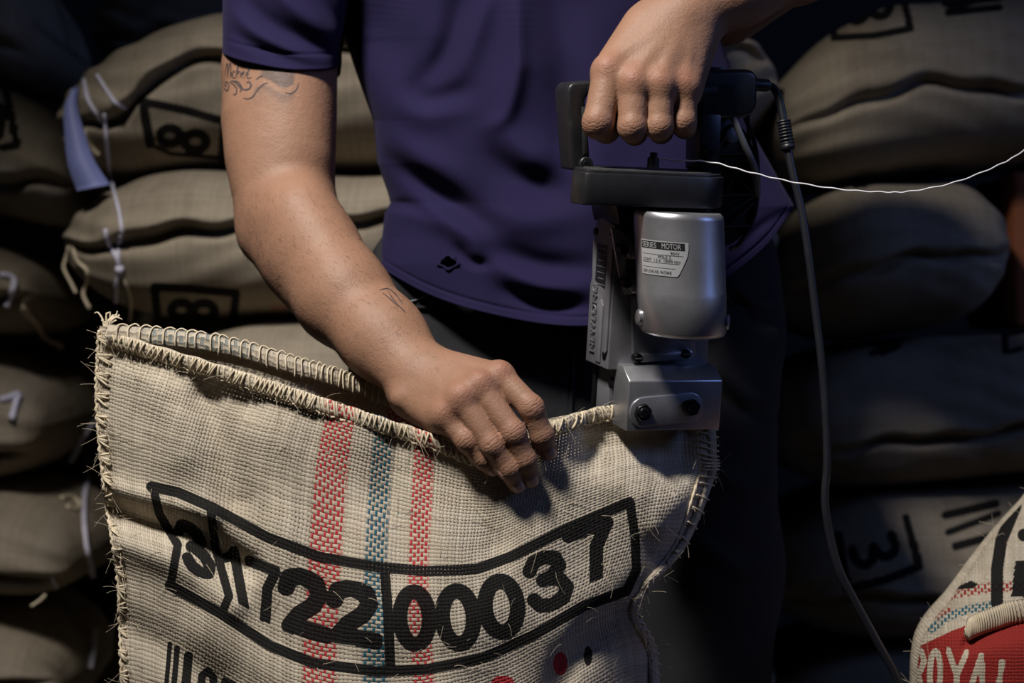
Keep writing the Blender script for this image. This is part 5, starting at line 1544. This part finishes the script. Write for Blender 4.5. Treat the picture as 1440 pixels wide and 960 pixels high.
# ---- shirt
LPX = [(-200, 480), (-60, 462), (0, 466), (50, 482), (60, 487), (100, 500), (170, 525), (230, 531), (270, 545), (285, 549), (300, 541), (335, 537), (372, 527), (480, 524)]
RPX_ = [(-200, 985), (0, 1000), (50, 1012), (190, 1060), (290, 1117), (480, 1122)]
HEM_W = [0, .12, .29, .51, .716, .86, .943, 1.0]; HEM_Y = [372, 411, 443, 458, 432, 380, 336, 290]
SF = [  # shirt folds: polyline, width px, height (towards camera, m)
    ([(728, -100), (729, 60), (727, 105), (712, 160), (682, 182)], 11, .009),
    ([(728, -100), (729, 60), (727, 105), (712, 160)], 30, .010),
    ([(560, -60), (545, 30), (560, 90)], 34, -.022),
    ([(660, -40), (640, 50), (615, 95), (585, 118)], 17, -.014),
    ([(690, -20), (668, 40), (650, 95)], 16, .010),
    ([(575, 122), (600, 140), (635, 134), (658, 124)], 15, -.011),
    ([(560, 150), (600, 160), (650, 150)], 18, .008),
    ([(536, 215), (580, 245), (640, 285), (700, 322)], 14, -.015),
    ([(545, 195), (600, 228), (660, 262)], 18, .009),
    ([(550, 284), (600, 300), (660, 335), (672, 366)], 13, .010),
    ([(552, 288), (575, 290), (610, 305)], 9, -.010),
    ([(640, 345), (664, 368), (690, 372)], 7, -.007),
    ([(700, 350), (760, 372), (830, 376)], 15, -.012),
    ([(690, 372), (760, 400), (830, 404)], 13, .012),
    ([(700, 405), (760, 428), (835, 432)], 11, -.010),
    ([(760, -40), (790, 60), (800, 170), (780, 260)], 22, -.013),
    ([(700, 180), (740, 215), (790, 230)], 20, .010),
    ([(690, 215), (730, 250), (790, 270)], 16, -.010),
    ([(690, 300), (750, 312), (820, 300)], 20, .009),
    ([(840, 200), (830, 300), (840, 400)], 26, .008),
    ([(1015, 120), (1050, 210), (1085, 300)], 22, -.012),
    ([(1030, 90), (1080, 230)], 14, .008),
    ([(1108, 296), (1070, 318), (1040, 350)], 6, -.003),
]
def two_sil(name, Lc, Rc, hw_, hy_, top_, Yc, Dp, folds, mat, parent, nphi=200, nrow=220, pw=.75, hem=14, rough=0.0, seed=0, backD=None, thick=.003, fk=1.05):
    rs = np.random.RandomState(seed)
    phi = np.linspace(0, math.pi, nphi); w = .5 - .5 * np.cos(phi)
    hy = cub(w, hw_, hy_); t = np.linspace(0, 1, nrow)[:, None]
    py = top_ + t * (hy[None, :] - top_)
    L_ = np.interp(py, *zip(*Lc)); R_ = np.interp(py, *zip(*Rc))
    px = L_ + (R_ - L_) * w[None, :]
    prof_ = np.sin(phi)[None, :] ** pw
    d = np.zeros_like(px)
    for poly, wd, h in folds: d += fk * h * fold_field(px, py, poly, wd * 1.2)
    if hem: d += -.0022 * np.exp(-((hy[None, :] - py - hem) / 2.0) ** 2) + .0012 * np.exp(-((hy[None, :] - py) / 4.0) ** 2)
    if rough:
        for _ in range(14): d += rough * rs.uniform(.2, 1) * np.sin(px * rs.uniform(-.045, .045) + py * rs.uniform(-.05, .05) + rs.uniform(0, 6.3)) / 3
    YY = Yc - Dp * prof_ - d * np.clip(prof_ * 2, 0, 1)
    Vf = P(px, py, YY)
    # lip: fabric thickness turned in at the hem
    lip = Vf[-1].copy(); lip[:, 1] += thick; inn = Vf[-12].copy(); inn[:, 1] += thick * 1.6
    Vf = np.concatenate([Vf, lip[None], inn[None]])
    bd = backD or Dp
    Vb = P(px, py, Yc + bd * prof_)
    Vb[..., 0] = P(px, py, np.full_like(px, Yc))[..., 0]; Vb[..., 2] = P(px, py, np.full_like(px, Yc))[..., 2]
    n1 = Vf.reshape(-1, 3); n2 = Vb.reshape(-1, 3)
    f_ = np.concatenate([grid_faces(nphi, nrow + 2)[:, ::-1], grid_faces(nphi, nrow) + len(n1)])
    return mesh_obj(name, np.concatenate([n1, n2]), f_, mat, parent)
shirt = two_sil('t_shirt', LPX, RPX_, HEM_W, HEM_Y, -200, 1.765, .132, SF, M['shirt'], person, 320, 330, .7, 13, .0035, 3)
SLF = [([(318, 8), (350, 40), (400, 66), (450, 86)], 8, .006), ([(330, -20), (380, 30), (440, 62), (474, 76)], 11, -.007), ([(370, -40), (410, 10), (470, 50)], 12, .008), ([(430, -30), (465, 20), (478, 50)], 10, -.007),
       ([(322, 40), (360, 66), (420, 88)], 7, -.004)]
SLL = [(-190, 330), (-100, 316), (0, 313), (60, 313), (120, 313)]; SLR = [(-190, 560), (-80, 510), (0, 490), (40, 483), (62, 477), (80, 477), (120, 472)]
two_sil('sleeve', SLL, SLR, [0, .12, .3, .55, .8, .93, 1], [76, 83, 90, 97, 98, 97, 94], -190, 1.712, .088, SLF, M['shirt'], person, 120, 130, .5, 22, .002, 5, thick=.004)
two_sil('sleeve', [(-330, 880), (-40, 985)], [(-330, 1100), (-200, 1190), (-40, 1225)], [0, .5, 1], [-40, -40, -60], -300, 1.70, .075, [], M['shirt'], person, 60, 40, .6, 0, .002, 6)
# small torn hole in the shirt with a rolled edge
hc_ = P(631, 369, 1.765); 
dgy = shirt.data
sv_ = np.empty(len(dgy.vertices) * 3, np.float32); dgy.vertices.foreach_get('co', sv_); sv_ = sv_.reshape(-1, 3) + base_of(person)
def shirt_pt(px, py):
    qx, qy = proj(sv_[:320 * 330]); return sv_[np.argmin((qx - px) ** 2 + (qy - py) ** 2)]
a_ = np.linspace(0, 2 * math.pi, 33)
hp_ = np.array([shirt_pt(631 + (13 + 2 * math.sin(3 * t)) * math.cos(t), 369 + (8 + 1.5 * math.cos(4 * t)) * math.sin(t)) for t in a_]); hp_[:, 1] -= .001
mesh_obj('torn_edge', *tube(hp_, .0016 + .0006 * np.sin(a_ * 5), 7), M['shirt'], shirt)
bm = bmesh.new(); bm.from_mesh(shirt.data)          # a real hole: the faces inside the torn edge are cut away
off_ = base_of(person); kill = []
for f_ in bm.faces:
    c = f_.calc_center_median(); x_, y_, z_ = c.x + off_[0], c.y + off_[1], c.z + off_[2]
    if y_ < 1.75:
        qx, qy = proj(np.array([x_, y_, z_]))
        if ((qx - 631) / 12.5) ** 2 + ((qy - 369) / 7.8) ** 2 < 1: kill.append(f_)
bmesh.ops.delete(bm, geom=kill, context='FACES'); bm.to_mesh(shirt.data); bm.free()
# ---- trousers
ftr = Field((-0.28, 1.58, 0.0), (0.36, 1.98, 1.16), 0.0055)
ftr.cone(P(600, 380, 1.775), P(1010, 360, 1.775), .062, .062, .04, n=(0, 1, 0), sq=.78)
ftr.cone(P(608, 470, 1.775), P(990, 450, 1.775), .085, .085, .05)
ftr.cone(P(650, 590, 1.785), P(940, 580, 1.785), .085, .085, .05)
ftr.chain([(P(605, 560, 1.775), .094), (P(596, 800, 1.77), .088), (P(600, 1180, 1.76), .068), (P(600, 1690, 1.785), .056)], .04)
ftr.chain([(P(982, 500, 1.775), .090), (P(984, 800, 1.77), .086), (P(990, 1180, 1.76), .068), (P(990, 1690, 1.785), .056)], .04)
tv2, tf2 = ftr.mesh(2)
del ftr
tpx, tpy = proj(tv2)
d = np.zeros(len(tv2))
for poly, wd, h in (([(560, 420), (590, 440), (640, 446)], 7, -.004), ([(806, 440), (806, 600)], 5, -.004), ([(800, 440), (798, 600)], 6, .003), ([(1030, 420), (1060, 446), (1092, 452)], 7, -.006), ([(1030, 400), (1060, 425), (1092, 430)], 9, .006),
                    ([(1010, 520), (1050, 560), (1092, 565)], 10, .006), ([(990, 650), (1050, 690), (1095, 680)], 9, .006), ([(1000, 540), (1045, 578), (1095, 584)], 8, -.005), ([(540, 440), (620, 500), (700, 520)], 16, .006), ([(980, 760), (1040, 800), (1095, 790)], 14, .006)):
    d += h * np.exp(-(seg_dist(tpx, tpy, poly) / wd) ** 2)
tv2[:, 1] -= np.where(tv2[:, 1] < 1.78, d, 0)
trousers = mesh_obj('trousers', tv2, tf2, M['pants'], person)
tb_ = BVHTree.FromPolygons([tuple(q) for q in tv2], [tuple(int(i) for i in q) for q in tf2])
def on_tr(px, py):
    dd = Vector(P(px, py, 1.0)) - Vector((0, 0, ZC)); dd.normalize(); h = tb_.ray_cast(Vector((0, 0, ZC)), dd)
    return np.array(h[0]) if h[0] is not None else None
def seam(name, pts, r, mat, lift=.001, n=30):
    q = spline(pts, n); w_ = [on_tr(*a[:2]) for a in q]; w_ = np.array([a for a in w_ if a is not None])
    if len(w_) > 3: w_[:, 1] -= lift; mesh_obj(name, *tube(w_, r, 6), mat, trousers)
seam('pocket_stitching', [(568, 424), (580, 423), (595, 418), (606, 411)], .0010, M['greycable'])
seam('pocket_edge', [(545, 432), (570, 434), (590, 432), (620, 432)], .0022, M['pants'])
seam('fly_seam', [(806, 450), (806, 500), (803, 570), (800, 640)], .0024, M['pants'])
seam('pocket_edge', [(1024, 425), (1045, 438), (1070, 446), (1090, 448)], .0022, M['pants'])
for x in (600, 990):
    c = P(x, 1700, 1.785); v, f = box_bm(.10, .27, .09, .03, 3)
    v[:, 2] *= np.where(v[:, 1] < -.03, .75, 1); 
    mesh_obj('shoe', v + np.array([c[0], 1.74, .048]), f, M['rubber'], person)
